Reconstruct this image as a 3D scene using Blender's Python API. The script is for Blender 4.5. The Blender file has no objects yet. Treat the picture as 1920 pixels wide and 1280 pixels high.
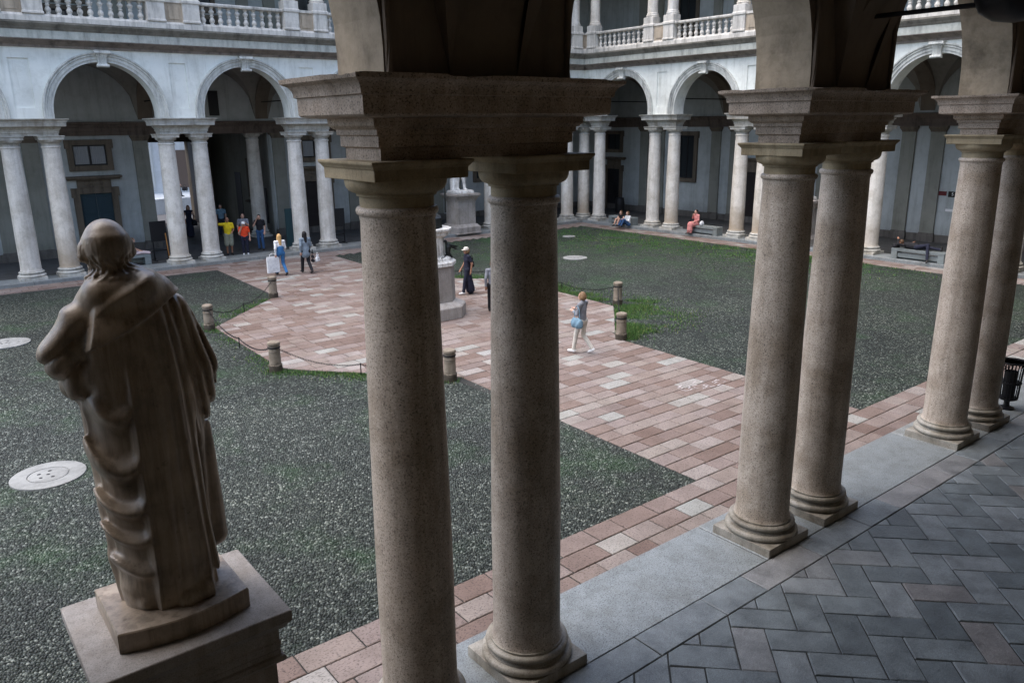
import bpy, math, random
import numpy as np
from mathutils import Matrix, Vector
random.seed(7); rng = np.random.default_rng(11)
SC = bpy.context.scene
COL = SC.collection
R = math.radians

# ------------------------------------------------------------------ camera
cam_d = bpy.data.cameras.new('camera'); cam = bpy.data.objects.new('camera', cam_d); COL.objects.link(cam)
CX, CY, CZ = -4.0767, -5.8530, 5.7752
YAW, PITCH, ROLL, FPX = 0.66631, -0.27015, -0.01152, 1476.53
fw = Vector((math.sin(YAW)*math.cos(PITCH), math.cos(YAW)*math.cos(PITCH), math.sin(PITCH)))
rt = Vector((math.cos(YAW), -math.sin(YAW), 0)); up = rt.cross(fw)
r2 = rt*math.cos(ROLL) + up*math.sin(ROLL); u2 = up*math.cos(ROLL) - rt*math.sin(ROLL)
cam.matrix_world = Matrix(((r2.x, u2.x, -fw.x, CX), (r2.y, u2.y, -fw.y, CY), (r2.z, u2.z, -fw.z, CZ), (0, 0, 0, 1)))
cam_d.sensor_width = 36; cam_d.lens = FPX/1920*36; cam_d.clip_start = .05; cam_d.clip_end = 600
SC.camera = cam

# ------------------------------------------------------------------ sky and sun (overcast: weak, very soft sun)
SUN_EL, SUN_AZ = R(70), math.atan2(-.22, .12)      # direction towards the sun in the xy plane
w = bpy.data.worlds.new('World'); SC.world = w; w.use_nodes = True
nt = w.node_tree; nt.nodes.clear()
sky = nt.nodes.new('ShaderNodeTexSky'); sky.sky_type = 'NISHITA'; sky.sun_disc = False
sky.sun_elevation = SUN_EL; sky.sun_rotation = SUN_AZ; sky.air_density = 1.0; sky.dust_density = 3.0; sky.ozone_density = 1.0
bg = nt.nodes.new('ShaderNodeBackground'); bg.inputs['Strength'].default_value = .15
out = nt.nodes.new('ShaderNodeOutputWorld')
nt.links.new(sky.outputs[0], bg.inputs[0]); nt.links.new(bg.outputs[0], out.inputs[0])
sd = bpy.data.lights.new('sun', 'SUN'); sd.energy = 1.1; sd.angle = R(80); sd.color = (1, .96, .9)
sun = bpy.data.objects.new('sun', sd); COL.objects.link(sun)
sdir = Vector((math.sin(SUN_AZ)*math.cos(SUN_EL), math.cos(SUN_AZ)*math.cos(SUN_EL), math.sin(SUN_EL)))
sun.rotation_euler = sdir.to_track_quat('Z', 'Y').to_euler(); sun.location = (-20, -10, 40)
SC.view_settings.view_transform = 'Standard'; SC.view_settings.look = 'None'
SC.view_settings.gamma = 1; SC.view_settings.use_curve_mapping = False
SC.view_settings.exposure = 1.52
SC.render.engine = 'CYCLES'; SC.cycles.max_bounces = 8; SC.cycles.diffuse_bounces = 6; SC.cycles.glossy_bounces = 2
SC.cycles.use_denoising = True

# ------------------------------------------------------------------ site dimensions (metres)
S, P, W, XR = 5.741, 1.3736, 30.262, 30.092       # bay, pair spacing, court depth, court right side
SF, SRt = 5.7026, 5.7116
GZ = -.13                                          # court paving level; arcade floors are z = 0
DEP = 5.45                                         # arcade depth
FAR_PAIRS = [6.468+SF*k for k in range(-2, 4)] + [XR-P/2]
RIGHT_PAIRS = [P/2, W-P/2-SRt*4, W-P/2-SRt*3, W-P/2-SRt*2, W-P/2-SRt, W-P/2]
NEAR_PAIRS = [S*k for k in range(-1, 5)] + [XR-P/2]

# ------------------------------------------------------------------ materials
MATS = {}
def mat(name, col, rough=.8, build=None, metal=0, spec=.3):
    m = bpy.data.materials.new(name); m.use_nodes = True
    n = m.node_tree; b = n.nodes['Principled BSDF']
    b.inputs['Base Color'].default_value = (*col, 1); b.inputs['Roughness'].default_value = rough
    b.inputs['Metallic'].default_value = metal; b.inputs['Specular IOR Level'].default_value = spec
    if build: build(n, b, col)
    MATS[name] = m; return m
def N(n, t, **kw):
    o = n.nodes.new(t)
    for k, v in kw.items():
        if k in o.inputs: o.inputs[k].default_value = v
        else: setattr(o, k, v)
    return o
def coords(n, world=False, scale=None):
    tc = N(n, 'ShaderNodeTexCoord')
    s = tc.outputs['Object']
    if world: s = N(n, 'ShaderNodeNewGeometry').outputs['Position']
    if scale:
        mp = N(n, 'ShaderNodeMapping'); mp.inputs['Scale'].default_value = scale; n.links.new(s, mp.inputs[0]); s = mp.outputs[0]
    return s
def noise(n, vec, scale, detail=4, rough=.6):
    o = N(n, 'ShaderNodeTexNoise'); o.inputs['Scale'].default_value = scale; o.inputs['Detail'].default_value = detail
    o.inputs['Roughness'].default_value = rough; n.links.new(vec, o.inputs['Vector']); return o.outputs['Fac']
def ramp(n, fac, stops):
    o = N(n, 'ShaderNodeValToRGB'); e = o.color_ramp.elements
    while len(e) < len(stops): e.new(.5)
    for i, (p, c) in enumerate(stops):
        e[i].position = p; e[i].color = (*c, 1) if len(c) == 3 else c
    n.links.new(fac, o.inputs[0]); return o.outputs[0]
def mix(n, fac, a, b, mode='MIX'):
    o = N(n, 'ShaderNodeMix', data_type='RGBA', blend_type=mode)
    for i, v in ((0, fac), (6, a), (7, b)):
        if isinstance(v, (int, float)): o.inputs[i].default_value = v
        elif isinstance(v, tuple): o.inputs[i].default_value = (*v, 1)
        else: n.links.new(v, o.inputs[i])
    return o.outputs[2]
def math_n(n, op, a, b=None, c=None):
    o = N(n, 'ShaderNodeMath', operation=op)
    for i, v in enumerate((a, b, c)):
        if v is None: continue
        if isinstance(v, (int, float)): o.inputs[i].default_value = v
        else: n.links.new(v, o.inputs[i])
    return o.outputs[0]
def bump(n, b, h, strength=.3, dist=.01):
    o = N(n, 'ShaderNodeBump'); o.inputs['Strength'].default_value = strength; o.inputs['Distance'].default_value = dist
    n.links.new(h, o.inputs['Height']); n.links.new(o.outputs[0], b.inputs['Normal'])
def attr(n, name):
    return N(n, 'ShaderNodeAttribute', attribute_name=name).outputs['Fac']

def streaky_cover(n, b, col):
    v = coords(n, True); g = noise(n, v, 4, 5, .7); f = noise(n, v, 60, 3, .6)
    c = mix(n, .8, col, ramp(n, g, [(.32, (.62, .62, .62)), (.55, (1, 1, 1)), (.75, (1.12, 1.12, 1.12))]), 'MULTIPLY')
    n.links.new(mix(n, .4, c, ramp(n, f, [(.36, (.6, .6, .6)), (.5, (1, 1, 1))]), 'MULTIPLY'), b.inputs['Base Color']); bump(n, b, f, .3, .004)
def granite(tint, speck=1.0, stain=.25, scale=1.0, rust=0):
    def f(n, b, col):
        v = coords(n, True)
        sp = noise(n, v, 95*scale, 3, .7); cl = noise(n, v, 33*scale, 3, .6); bgn = noise(n, v, 1.6, 5, .65)
        c = ramp(n, sp, [(.36, tuple(x*(1-.62*speck) for x in col)), (.47, col), (.60, col), (.70, tuple(min(1, x*(1+.55*speck)) for x in col))])
        c = mix(n, math_n(n, 'MULTIPLY', cl, .5), c, tint)
        dark = ramp(n, bgn, [(.36, (.62, .58, .52)), (.55, (1, 1, 1)), (.8, (1.0, .97, .93))])
        c = mix(n, stain*2, c, dark, 'MULTIPLY')
        mid = noise(n, v, 7*scale, 5, .7); c = mix(n, .55, c, ramp(n, mid, [(.30, (.72, .71, .69)), (.5, (1, 1, 1)), (.7, (1.10, 1.09, 1.08))]), 'MULTIPLY')
        oi = N(n, 'ShaderNodeObjectInfo').outputs['Random']
        stv = N(n, 'ShaderNodeMapping'); stv.inputs['Scale'].default_value = (4, 4, .35); n.links.new(v, stv.inputs[0])
        sk = noise(n, stv.outputs[0], 1.3, 6, .68); c = mix(n, stain*1.6, c, ramp(n, sk, [(.36, (.60, .57, .53)), (.52, (1, 1, 1)), (.7, (1.10, 1.09, 1.08))]), 'MULTIPLY')
        c = mix(n, .5, c, ramp(n, oi, [(0, (.70, .69, .69)), (.5, (1, 1, 1)), (1, (1.0, .90, .80))]), 'MULTIPLY')
        if rust:     # ochre damp stain low on some of the shafts
            sep = N(n, 'ShaderNodeSeparateXYZ'); n.links.new(v, sep.inputs[0])
            hz = ramp(n, math_n(n, 'MULTIPLY', math_n(n, 'ADD', sep.outputs[2], math_n(n, 'MULTIPLY', bgn, 1.2)), .25), [(.28, (1, 1, 1)), (.62, (0, 0, 0))])
            c = mix(n, math_n(n, 'MULTIPLY', hz, math_n(n, 'MULTIPLY', ramp(n, oi, [(.35, (0, 0, 0)), (.6, (1, 1, 1))]), rust)), c, (.30, .225, .145))
        n.links.new(c, b.inputs['Base Color'])
        bump(n, b, sp, .25, .004)
    return f
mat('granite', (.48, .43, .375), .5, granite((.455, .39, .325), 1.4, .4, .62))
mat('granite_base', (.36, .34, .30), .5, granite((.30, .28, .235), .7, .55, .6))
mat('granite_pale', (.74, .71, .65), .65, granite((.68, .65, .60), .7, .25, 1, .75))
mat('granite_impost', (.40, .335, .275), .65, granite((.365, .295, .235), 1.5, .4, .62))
mat('yellow_stone', (.36, .30, .195), .8, granite((.28, .25, .18), .45, .45, .7))
mat('grey_stone', (.38, .38, .36), .8, granite((.33, .33, .31), .35, .5, .8))
mat('cover_stone', (.25, .255, .25), .8, streaky_cover)
mat('impost_pale', (.52, .515, .475), .8, granite((.46, .455, .43), .3, .4, .8))
mat('kerb_granite', (.255, .28, .288), .42, granite((.205, .235, .247), 1.4, .22, .6))
mat('pedestal_granite', (.37, .345, .325), .7, granite((.33, .305, .28), .8, .3))
mat('bench_stone', (.21, .24, .245), .6, granite((.18, .21, .215), .6, .2))

def streaky(amount=.6, streak=(2.2, 2.2, .35)):
    def f(n, b, col):
        v = coords(n, True); vs = coords(n, True, streak)
        a = noise(n, vs, 1.7, 6, .65); g = noise(n, v, 9, 5, .7); fine = noise(n, v, 60, 3)
        c = ramp(n, a, [(.30, tuple(x*.50 for x in col)), (.50, col), (.72, tuple(min(.9, x*1.22) for x in col))])
        c = mix(n, amount*.6, c, ramp(n, g, [(.35, (.66, .66, .60)), (.6, (1, 1, 1))]), 'MULTIPLY')
        n.links.new(c, b.inputs['Base Color']); bump(n, b, math_n(n, 'ADD', g, math_n(n, 'MULTIPLY', fine, .4)), .35, .012)
    return f
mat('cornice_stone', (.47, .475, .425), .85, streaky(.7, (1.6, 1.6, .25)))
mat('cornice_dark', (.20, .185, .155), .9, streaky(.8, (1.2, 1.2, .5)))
mat('band_stone', (.235, .20, .175), .85, streaky(.6))
mat('balustrade_stone', (.58, .55, .50), .8, streaky(.6))
mat('tan_panel', (.40, .33, .25), .85, streaky(.5))
mat('archivolt_stone', (.56, .565, .53), .8, streaky(.6))
mat('pier_stone', (.29, .245, .185), .9, streaky(.9, (1.2, 1.2, .9)))
mat('frame_stone', (.145, .118, .09), .85, streaky(.5))
mat('entablature_stone', (.13, .10, .082), .85, streaky(.4))
mat('dado_stone', (.12, .11, .10), .8, streaky(.5))
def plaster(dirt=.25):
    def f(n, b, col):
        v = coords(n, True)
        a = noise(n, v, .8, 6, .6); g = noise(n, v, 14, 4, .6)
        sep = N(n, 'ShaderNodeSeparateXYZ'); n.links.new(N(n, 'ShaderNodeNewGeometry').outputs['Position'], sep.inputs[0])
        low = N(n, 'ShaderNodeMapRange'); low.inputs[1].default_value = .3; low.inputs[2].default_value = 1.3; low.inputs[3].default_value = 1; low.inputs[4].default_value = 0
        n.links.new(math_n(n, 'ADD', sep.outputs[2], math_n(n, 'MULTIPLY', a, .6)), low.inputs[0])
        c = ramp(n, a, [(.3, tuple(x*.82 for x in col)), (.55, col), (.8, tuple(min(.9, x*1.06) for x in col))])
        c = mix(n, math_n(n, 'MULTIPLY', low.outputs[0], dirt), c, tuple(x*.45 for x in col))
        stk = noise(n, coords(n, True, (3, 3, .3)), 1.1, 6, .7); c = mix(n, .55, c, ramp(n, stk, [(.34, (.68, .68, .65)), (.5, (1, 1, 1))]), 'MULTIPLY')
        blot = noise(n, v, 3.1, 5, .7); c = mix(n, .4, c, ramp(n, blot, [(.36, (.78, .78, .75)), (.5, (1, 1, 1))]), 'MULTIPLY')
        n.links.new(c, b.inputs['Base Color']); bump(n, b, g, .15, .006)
    return f
mat('plaster_white', (.80, .815, .76), .9, plaster(.0))
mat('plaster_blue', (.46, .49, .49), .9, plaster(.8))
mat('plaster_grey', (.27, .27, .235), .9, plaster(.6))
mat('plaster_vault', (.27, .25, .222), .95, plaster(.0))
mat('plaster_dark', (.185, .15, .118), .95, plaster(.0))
mat('plaster_warm', (.58, .44, .29), .95, plaster(.0))
mat('street_white', (.46, .50, .54), .9, plaster(.1))

def slab_mat(pits=1.0):
    def f(n, b, col):
        v = coords(n, True); t = attr(n, 'tone'); t2 = attr(n, 'tint')
        base = ramp(n, t, [(0, (.138, .094, .077)), (.25, (.168, .121, .102)), (.5, (.192, .147, .127)), (.72, (.218, .182, .160)), (.86, (.275, .256, .232)), (1, (.262, .27, .255))])
        base = mix(n, math_n(n, 'MULTIPLY', t2, .35), base, (.33, .31, .31))
        pit = noise(n, coords(n, True, (1, 1.7, 1)), 30, 2, .55); big = noise(n, v, 2.2, 5, .65); fine = noise(n, v, 130, 2)
        c = mix(n, .75, base, ramp(n, pit, [(.35, (.30, .27, .27)), (.43, (1, 1, 1)), (.68, (1.16, 1.14, 1.14))]), 'MULTIPLY')
        c = mix(n, .6, c, ramp(n, big, [(.34, (.68, .66, .64)), (.6, (1.05, 1.05, 1.05))]), 'MULTIPLY')
        c = mix(n, .3, c, ramp(n, fine, [(.3, (.6, .6, .6)), (.6, (1.1, 1.1, 1.1))]), 'MULTIPLY')
        n.links.new(c, b.inputs['Base Color'])
        bump(n, b, ramp(n, pit, [(.33, (0, 0, 0)), (.46, (1, 1, 1))]), .5*pits, .006)
    return f
mat('pink_slab', (.4, .3, .27), .7, slab_mat(1))
def paver_mat(n, b, col):
    v = coords(n, True); t = attr(n, 'tone')
    base = ramp(n, t, [(0, (.085, .102, .110)), (.4, (.125, .146, .155)), (.8, (.17, .19, .20)), (.93, (.155, .146, .142)), (1, (.225, .24, .248))])
    sp = noise(n, v, 110, 3, .7); big = noise(n, v, 2.6, 5, .7); mid = noise(n, v, 17, 4, .65)
    c = mix(n, .7, base, ramp(n, sp, [(.34, (.5, .5, .5)), (.5, (1, 1, 1)), (.68, (1.6, 1.6, 1.6))]), 'MULTIPLY')
    c = mix(n, .8, c, ramp(n, big, [(.32, (.50, .50, .52)), (.62, (1.3, 1.3, 1.3))]), 'MULTIPLY')
    n.links.new(c, b.inputs['Base Color'])
    grit = noise(n, v, 34, 3, .75); c = mix(n, .8, c, ramp(n, grit, [(.36, (.55, .56, .58)), (.5, (1, 1, 1)), (.66, (1.45, 1.45, 1.45))]), 'MULTIPLY')
    spot = noise(n, v, 11, 2, .5); c = mix(n, .8, c, ramp(n, spot, [(.27, (.4, .4, .42)), (.33, (1, 1, 1))]), 'MULTIPLY')
    n.links.new(ramp(n, big, [(.3, (.34, .34, .34)), (.7, (.6, .6, .6))]), b.inputs['Roughness'])
    bump(n, b, math_n(n, 'ADD', mid, math_n(n, 'MULTIPLY', grit, .9)), .6, .012)
mat('dark_paver', (.11, .115, .12), .5, paver_mat, spec=.5)
mat('joint', (.035, .035, .033), .95)
mat('arcade_floor_far', (.085, .088, .09), .6, granite((.08, .082, .085), .4, .4, .3))

def moss_mask(n, pos):
    a = noise(n, pos, .28, 4, .6); b2 = noise(n, pos, 2.6, 4, .7)
    return a, b2
def ground_col(n, cell_rand, pos):
    """colour of pebbles: dark to pale greys with a mossy green tinge in patches"""
    c = ramp(n, cell_rand, [(0, (.008, .012, .010)), (.38, (.020, .027, .023)), (.70, (.045, .056, .049)), (.90, (.095, .110, .097)), (1, (.24, .26, .235))])
    a, b2 = moss_mask(n, pos)
    c = mix(n, .75, c, ramp(n, a, [(.34, (.50, .53, .55)), (.5, (.85, .87, .86)), (.66, (1.12, 1.12, 1.06))]), 'MULTIPLY')
    # grassy zone towards the far right of the court and round the octagon
    sep = N(n, 'ShaderNodeSeparateXYZ'); n.links.new(pos, sep.inputs[0])
    zone = N(n, 'ShaderNodeMapRange'); zone.inputs[1].default_value = 30; zone.inputs[2].default_value = 46
    n.links.new(math_n(n, 'ADD', sep.outputs[0], math_n(n, 'MULTIPLY', sep.outputs[1], .9)), zone.inputs[0])
    right = N(n, 'ShaderNodeMapRange'); right.inputs[1].default_value = 12; right.inputs[2].default_value = 17; n.links.new(sep.outputs[0], right.inputs[0])
    m = math_n(n, 'MULTIPLY', zone.outputs[0], right.outputs[0])
    m = math_n(n, 'MULTIPLY', m, ramp(n, math_n(n, 'MULTIPLY', math_n(n, 'ADD', b2, noise(n, pos, .7, 4, .6)), .5), [(.46, (0, 0, 0)), (.58, (1, 1, 1))]))
    m2 = math_n(n, 'MULTIPLY', ramp(n, noise(n, pos, .42, 5, .65), [(.50, (0, 0, 0)), (.68, (1, 1, 1))]), ramp(n, b2, [(.35, (.2, .2, .2)), (.6, (1, 1, 1))]))
    m = math_n(n, 'ADD', math_n(n, 'MULTIPLY', m, .5), math_n(n, 'MULTIPLY', m2, .38))
    return mix(n, math_n(n, 'MINIMUM', m, .8), c, (.034, .115, .026))
def pebble_sheet(n, b, col):
    pos = N(n, 'ShaderNodeNewGeometry').outputs['Position']
    wob = N(n, 'ShaderNodeMapping'); wob.inputs['Scale'].default_value = (22, 27, 1); n.links.new(pos, wob.inputs[0])
    vo = N(n, 'ShaderNodeTexVoronoi'); vo.inputs['Scale'].default_value = 1; vo.voronoi_dimensions = '2D'; n.links.new(wob.outputs[0], vo.inputs['Vector'])
    sepc = N(n, 'ShaderNodeSeparateColor'); n.links.new(vo.outputs['Color'], sepc.inputs[0])
    c = ground_col(n, sepc.outputs[0], pos)
    edge = ramp(n, vo.outputs['Distance'], [(.25, (1, 1, 1)), (.62, (.12, .15, .11))])
    c = mix(n, 1.0, c, edge, 'MULTIPLY')
    n.links.new(c, b.inputs['Base Color'])
    inv = math_n(n, 'SUBTRACT', 1.0, vo.outputs['Distance']); bump(n, b, inv, .6, .03)
mat('pebble_ground', (.15, .16, .15), .75, pebble_sheet)
def pebble_obj(n, b, col):
    pos = N(n, 'ShaderNodeNewGeometry'); r_ = pos.outputs['Random Per Island']
    n.links.new(ground_col(n, r_, pos.outputs['Position']), b.inputs['Base Color'])
mat('pebble', (.16, .17, .16), .55, pebble_obj, spec=.45)
def soil(n, b, col):
    pos = coords(n, True); a = noise(n, pos, .5, 4); g = noise(n, pos, 30, 3)
    n.links.new(mix(n, ramp(n, a, [(.4, (0, 0, 0)), (.65, (1, 1, 1))]), (.030, .032, .028), (.028, .062, .022)), b.inputs['Base Color'])
mat('soil', (.03, .035, .03), .95, soil)
def grass_m(n, b, col):
    r_ = N(n, 'ShaderNodeNewGeometry').outputs['Random Per Island']
    n.links.new(ramp(n, r_, [(0, (.035, .075, .022)), (.5, (.062, .145, .036)), (.9, (.11, .205, .05)), (1, (.26, .23, .10))]), b.inputs['Base Color'])
mat('grass', (.05, .14, .03), .8, grass_m)

def statue_m(n, b, col):
    v = coords(n, True); a = noise(n, v, 2.4, 6, .65); g = noise(n, v, 38, 4, .65); st = noise(n, coords(n, True, (9, 9, .7)), 1.6, 6, .7); sp = noise(n, v, 14, 3, .6)
    c = ramp(n, a, [(.32, tuple(x*.50 for x in col)), (.52, col), (.70, tuple(x*1.30 for x in col))])
    c = mix(n, .55, c, ramp(n, st, [(.38, (.42, .37, .31)), (.52, (1, 1, 1)), (.68, (1.18, 1.19, 1.2))]), 'MULTIPLY')
    c = mix(n, .6, c, ramp(n, sp, [(.26, (.35, .33, .30)), (.36, (1, 1, 1))]), 'MULTIPLY')
    n.links.new(c, b.inputs['Base Color']); bump(n, b, math_n(n, 'ADD', math_n(n, 'MULTIPLY', sp, .6), math_n(n, 'MULTIPLY', g, .45)), .35, .008)
mat('weathered_marble', (.31, .25, .19), .36, statue_m, spec=.5)
mat('white_marble', (.66, .65, .62), .6, statue_m)
mat('bronze', (.075, .105, .10), .4, statue_m, metal=.6, spec=.5)
mat('dark_bronze', (.03, .034, .034), .45, statue_m, metal=.5)
mat('iron', (.022, .022, .024), .55, metal=.6)
mat('black_metal', (.012, .012, .014), .45)
mat('black_board', (.018, .018, .02), .5)
mat('green_board', (.035, .075, .085), .6)
mat('teal_wood', (.022, .047, .062), .55)
mat('dark_wood', (.022, .017, .017), .5)
mat('glass_dark', (.02, .024, .028), .12, spec=.6)
mat('curtain', (.30, .31, .32), .9)
mat('metal_bars', (.45, .48, .50), .5)
mat('poster_brown', (.10, .075, .062), .7)
mat('sign_black', (.012, .012, .013), .4); mat('sign_red', (.12, .018, .02), .5); mat('sign_white', (.8, .8, .8), .6)
mat('chalk', (.42, .385, .385), .95)
mat('orange_wood', (.42, .2, .06), .6)
mat('asphalt', (.10, .10, .105), .9)
def cloth(name, col, r=.85):
    def f(n, b, c0):
        v = coords(n); g = noise(n, v, 9, 4)
        n.links.new(mix(n, .5, c0, ramp(n, g, [(.35, (.6, .6, .6)), (.65, (1.1, 1.1, 1.1))]), 'MULTIPLY'), b.inputs['Base Color'])
    return mat('cloth_'+name, col, r, f)
for nm, c in dict(yellow=(.75, .56, .02), red=(.72, .065, .02), navy=(.016, .018, .035), black=(.014, .014, .017), jeans=(.035, .09, .20), denim=(.04, .15, .34),
                  khaki=(.30, .31, .24), white=(.78, .78, .78), grey=(.22, .23, .26), greyblue=(.20, .25, .30), cream=(.62, .58, .52), pink=(.60, .24, .22),
                  palepink=(.55, .45, .46), orange=(.65, .2, .03), lightblue=(.15, .25, .33)).items(): cloth(nm, c)
mat('skin', (.50, .30, .22), .6); mat('skin_tan', (.30, .155, .10), .6)
mat('hair_dark', (.012, .010, .010), .5); mat('hair_brown', (.10, .055, .03), .5); mat('hair_blond', (.55, .33, .13), .5); mat('hair_auburn', (.19, .115, .06), .5)
mat('shoe_dark', (.02, .018, .018), .5); mat('shoe_white', (.75, .75, .75), .6)

# ------------------------------------------------------------------ mesh helpers
class MB:
    def __init__(s): s.v = []; s.f = []
    def add(s, vs, fs):
        o = len(s.v); s.v += [tuple(x) for x in vs]; s.f += [tuple(i+o for i in f) for f in fs]; return s
    def box(s, x0, x1, y0, y1, z0, z1):
        return s.add([(x0, y0, z0), (x1, y0, z0), (x1, y1, z0), (x0, y1, z0), (x0, y0, z1), (x1, y0, z1), (x1, y1, z1), (x0, y1, z1)],
                     [(0, 3, 2, 1), (4, 5, 6, 7), (0, 1, 5, 4), (1, 2, 6, 5), (2, 3, 7, 6), (3, 0, 4, 7)])
    def rect(s, rings, cx=0, cy=0):
        """stack of rectangular rings (hx, hy, z), capped"""
        vs = []; fs = []
        for hx, hy, z in rings: vs += [(cx-hx, cy-hy, z), (cx+hx, cy-hy, z), (cx+hx, cy+hy, z), (cx-hx, cy+hy, z)]
        for i in range(len(rings)-1):
            for k in range(4):
                a = i*4+k; b = i*4+(k+1) % 4; fs.append((a, b, b+4, a+4))
        fs += [(3, 2, 1, 0), tuple(len(vs)-4+k for k in range(4))]
        return s.add(vs, fs)
    def ring(s, polys):
        """stack of equal-count polygons (lists of points), capped"""
        n = len(polys[0]); vs = [p for q in polys for p in q]; fs = []
        for i in range(len(polys)-1):
            for k in range(n):
                a = i*n+k; b = i*n+(k+1) % n; fs.append((a, b, b+n, a+n))
        fs += [tuple(range(n-1, -1, -1)), tuple(range(len(vs)-n, len(vs)))]
        return s.add(vs, fs)
    def lathe(s, prof, n=32, cx=0, cy=0, cap=True):
        polys = [[(cx+r*math.cos(2*math.pi*k/n), cy+r*math.sin(2*math.pi*k/n), z) for k in range(n)] for r, z in prof]
        return s.ring(polys)
    def tube(s, pts, r, n=8):
        pts = [Vector(p) for p in pts]; polys = []
        for i, p in enumerate(pts):
            t = (pts[min(i+1, len(pts)-1)]-pts[max(i-1, 0)]).normalized()
            a = t.cross(Vector((0, 0, 1)));  a = a.normalized() if a.length > 1e-3 else Vector((1, 0, 0)); b = t.cross(a)
            rr = r[i] if isinstance(r, (list, tuple)) else r
            polys.append([tuple(p+a*rr*math.cos(2*math.pi*k/n)+b*rr*math.sin(2*math.pi*k/n)) for k in range(n)])
        return s.ring(polys)
    def extrude_u(s, prof, U0, U1, m0=0, m1=0):
        """closed profile [(v, z)] run along u (=x); ends mitred: u = U0+m0*v and U1-m1*v"""
        a = [(U0+m0*v, v, z) for v, z in prof]; b = [(U1-m1*v, v, z) for v, z in prof]
        return s.ring([a, b])
    def mesh(s, name, smooth=None):
        m = bpy.data.meshes.new(name); m.from_pydata(s.v, [], s.f)
        import bmesh
        bm = bmesh.new(); bm.from_mesh(m); bmesh.ops.recalc_face_normals(bm, faces=bm.faces); bm.to_mesh(m); bm.free()
        if smooth is not None:
            m.shade_smooth(); m.set_sharp_from_angle(angle=R(smooth))
        return m
def link(name, mesh, material, parent=None, loc=(0, 0, 0), rz=0, bevel=0):
    if isinstance(mesh, MB): mesh = mesh.mesh(name)
    o = bpy.data.objects.new(name, mesh); COL.objects.link(o)
    if material and not mesh.materials: mesh.materials.append(MATS[material])
    o.location = loc; o.rotation_euler = (0, 0, rz)
    if parent: o.parent = parent
    if bevel:
        b = o.modifiers.new('bevel', 'BEVEL'); b.width = bevel; b.segments = 2; b.limit_method = 'ANGLE'; b.angle_limit = R(35)
    return o
def empty(name, loc=(0, 0, 0), rz=0):
    o = bpy.data.objects.new(name, None); COL.objects.link(o); o.location = loc; o.rotation_euler = (0, 0, rz); return o
def tag(o, label=None, cat=None, group=None, kind=None):
    for k, v in (('label', label), ('category', cat), ('group', group), ('kind', kind)):
        if v: o[k] = v
    return o

# ------------------------------------------------------------------ shared order: column, impost, baluster
def column_meshes():
    pl = MB().rect([(.474, .474, 0), (.474, .474, .123)]).mesh('plinth')
    pr = [(.40, .123), (.46, .125)]
    for k in range(9): a = -math.pi/2+math.pi*k/8; pr.append((.455+.047*math.cos(a), .172+.047*math.sin(a)))
    pr += [(.445, .222), (.445, .232), (.418, .240), (.408, .255), (.418, .268)]
    for k in range(7): a = -math.pi/2+math.pi*k/6; pr.append((.425+.033*math.cos(a), .302+.033*math.sin(a)))
    pr += [(.405, .338), (.405, .362), (.36, .366)]
    ba = MB().lathe(pr, 48).mesh('base', 40)
    sh = [(.392, .360), (.380, .385), (.370, .43)]
    for k in range(1, 21):
        t = k/20; z = .43+(5.00-.43)*t; r = .367-.052*max(0, (t-.25)/.75)**1.25; sh.append((r, z))
    sh += [(.322, 5.03), (.322, 5.05)]
    for k in range(7): a = -math.pi/2+math.pi*k/6; sh.append((.322+.026*math.cos(a), 5.085+.035*math.sin(a)))
    sh += [(.30, 5.125)]
    shaft = MB().lathe(sh, 48).mesh('column', 35)
    ca = [(.30, 5.118), (.312, 5.12), (.312, 5.205), (.335, 5.212), (.335, 5.230), (.352, 5.236)]
    for k in range(6): a = math.pi/2*k/5; ca.append((.352+.075*math.sin(a), 5.335-.095*math.cos(a)))
    ca += [(.427, 5.352), (.3, 5.354)]
    cap = MB().lathe(ca, 48).mesh('capital', 35)
    ab = MB().rect([(.435, .435, 5.350), (.437, .437, 5.440), (.447, .447, 5.446), (.452, .452, 5.458), (.466, .466, 5.474), (.472, .472, 5.480), (.472, .472, 5.502)]).mesh('abacus')
    for m, mm in ((pl, 'granite_base'), (ba, 'granite_base'), (shaft, 'granite'), (cap, 'yellow_stone'), (ab, 'yellow_stone')): m.materials.append(MATS[mm])
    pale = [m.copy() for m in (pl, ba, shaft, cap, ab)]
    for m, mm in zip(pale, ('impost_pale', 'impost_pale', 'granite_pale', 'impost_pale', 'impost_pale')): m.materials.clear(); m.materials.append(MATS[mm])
    return (pl, ba, shaft, cap, ab), tuple(pale)
CM_NEAR, CM_PALE = column_meshes()
def chipped_plinth():
    h = .474; rr = np.random.default_rng(int(random.random()*1e6)); chips = rr.choice([.004, .006, .012, .03, .07], 8, p=[.3, .25, .2, .15, .1]); polys = []
    for li, z in enumerate((0, .06, .108, .123)):
        pts = []
        for k, (sx, sy) in enumerate(((-1, -1), (1, -1), (1, 1), (-1, 1))):
            c1, c2 = chips[2*k]*(.3, .6, .9, 1.25)[li], chips[2*k+1]*(.3, .6, .9, 1.25)[li]
            a_, b_ = (sx*h, sy*(h-c1)), (sx*(h-c2), sy*h); m_ = ((a_[0]+b_[0])/2+sx*c1*.15, (a_[1]+b_[1])/2+sy*c2*.15)
            pts += [a_, m_, b_] if sx*sy > 0 else [b_, m_, a_]
        e = .004 if li == 3 else 0
        polys.append([(x_*(1-e), y_*(1-e), z) for x_, y_ in pts])
    m = MB().ring(polys).mesh('plinth'); m.materials.append(MATS['granite_base']); return m
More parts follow.
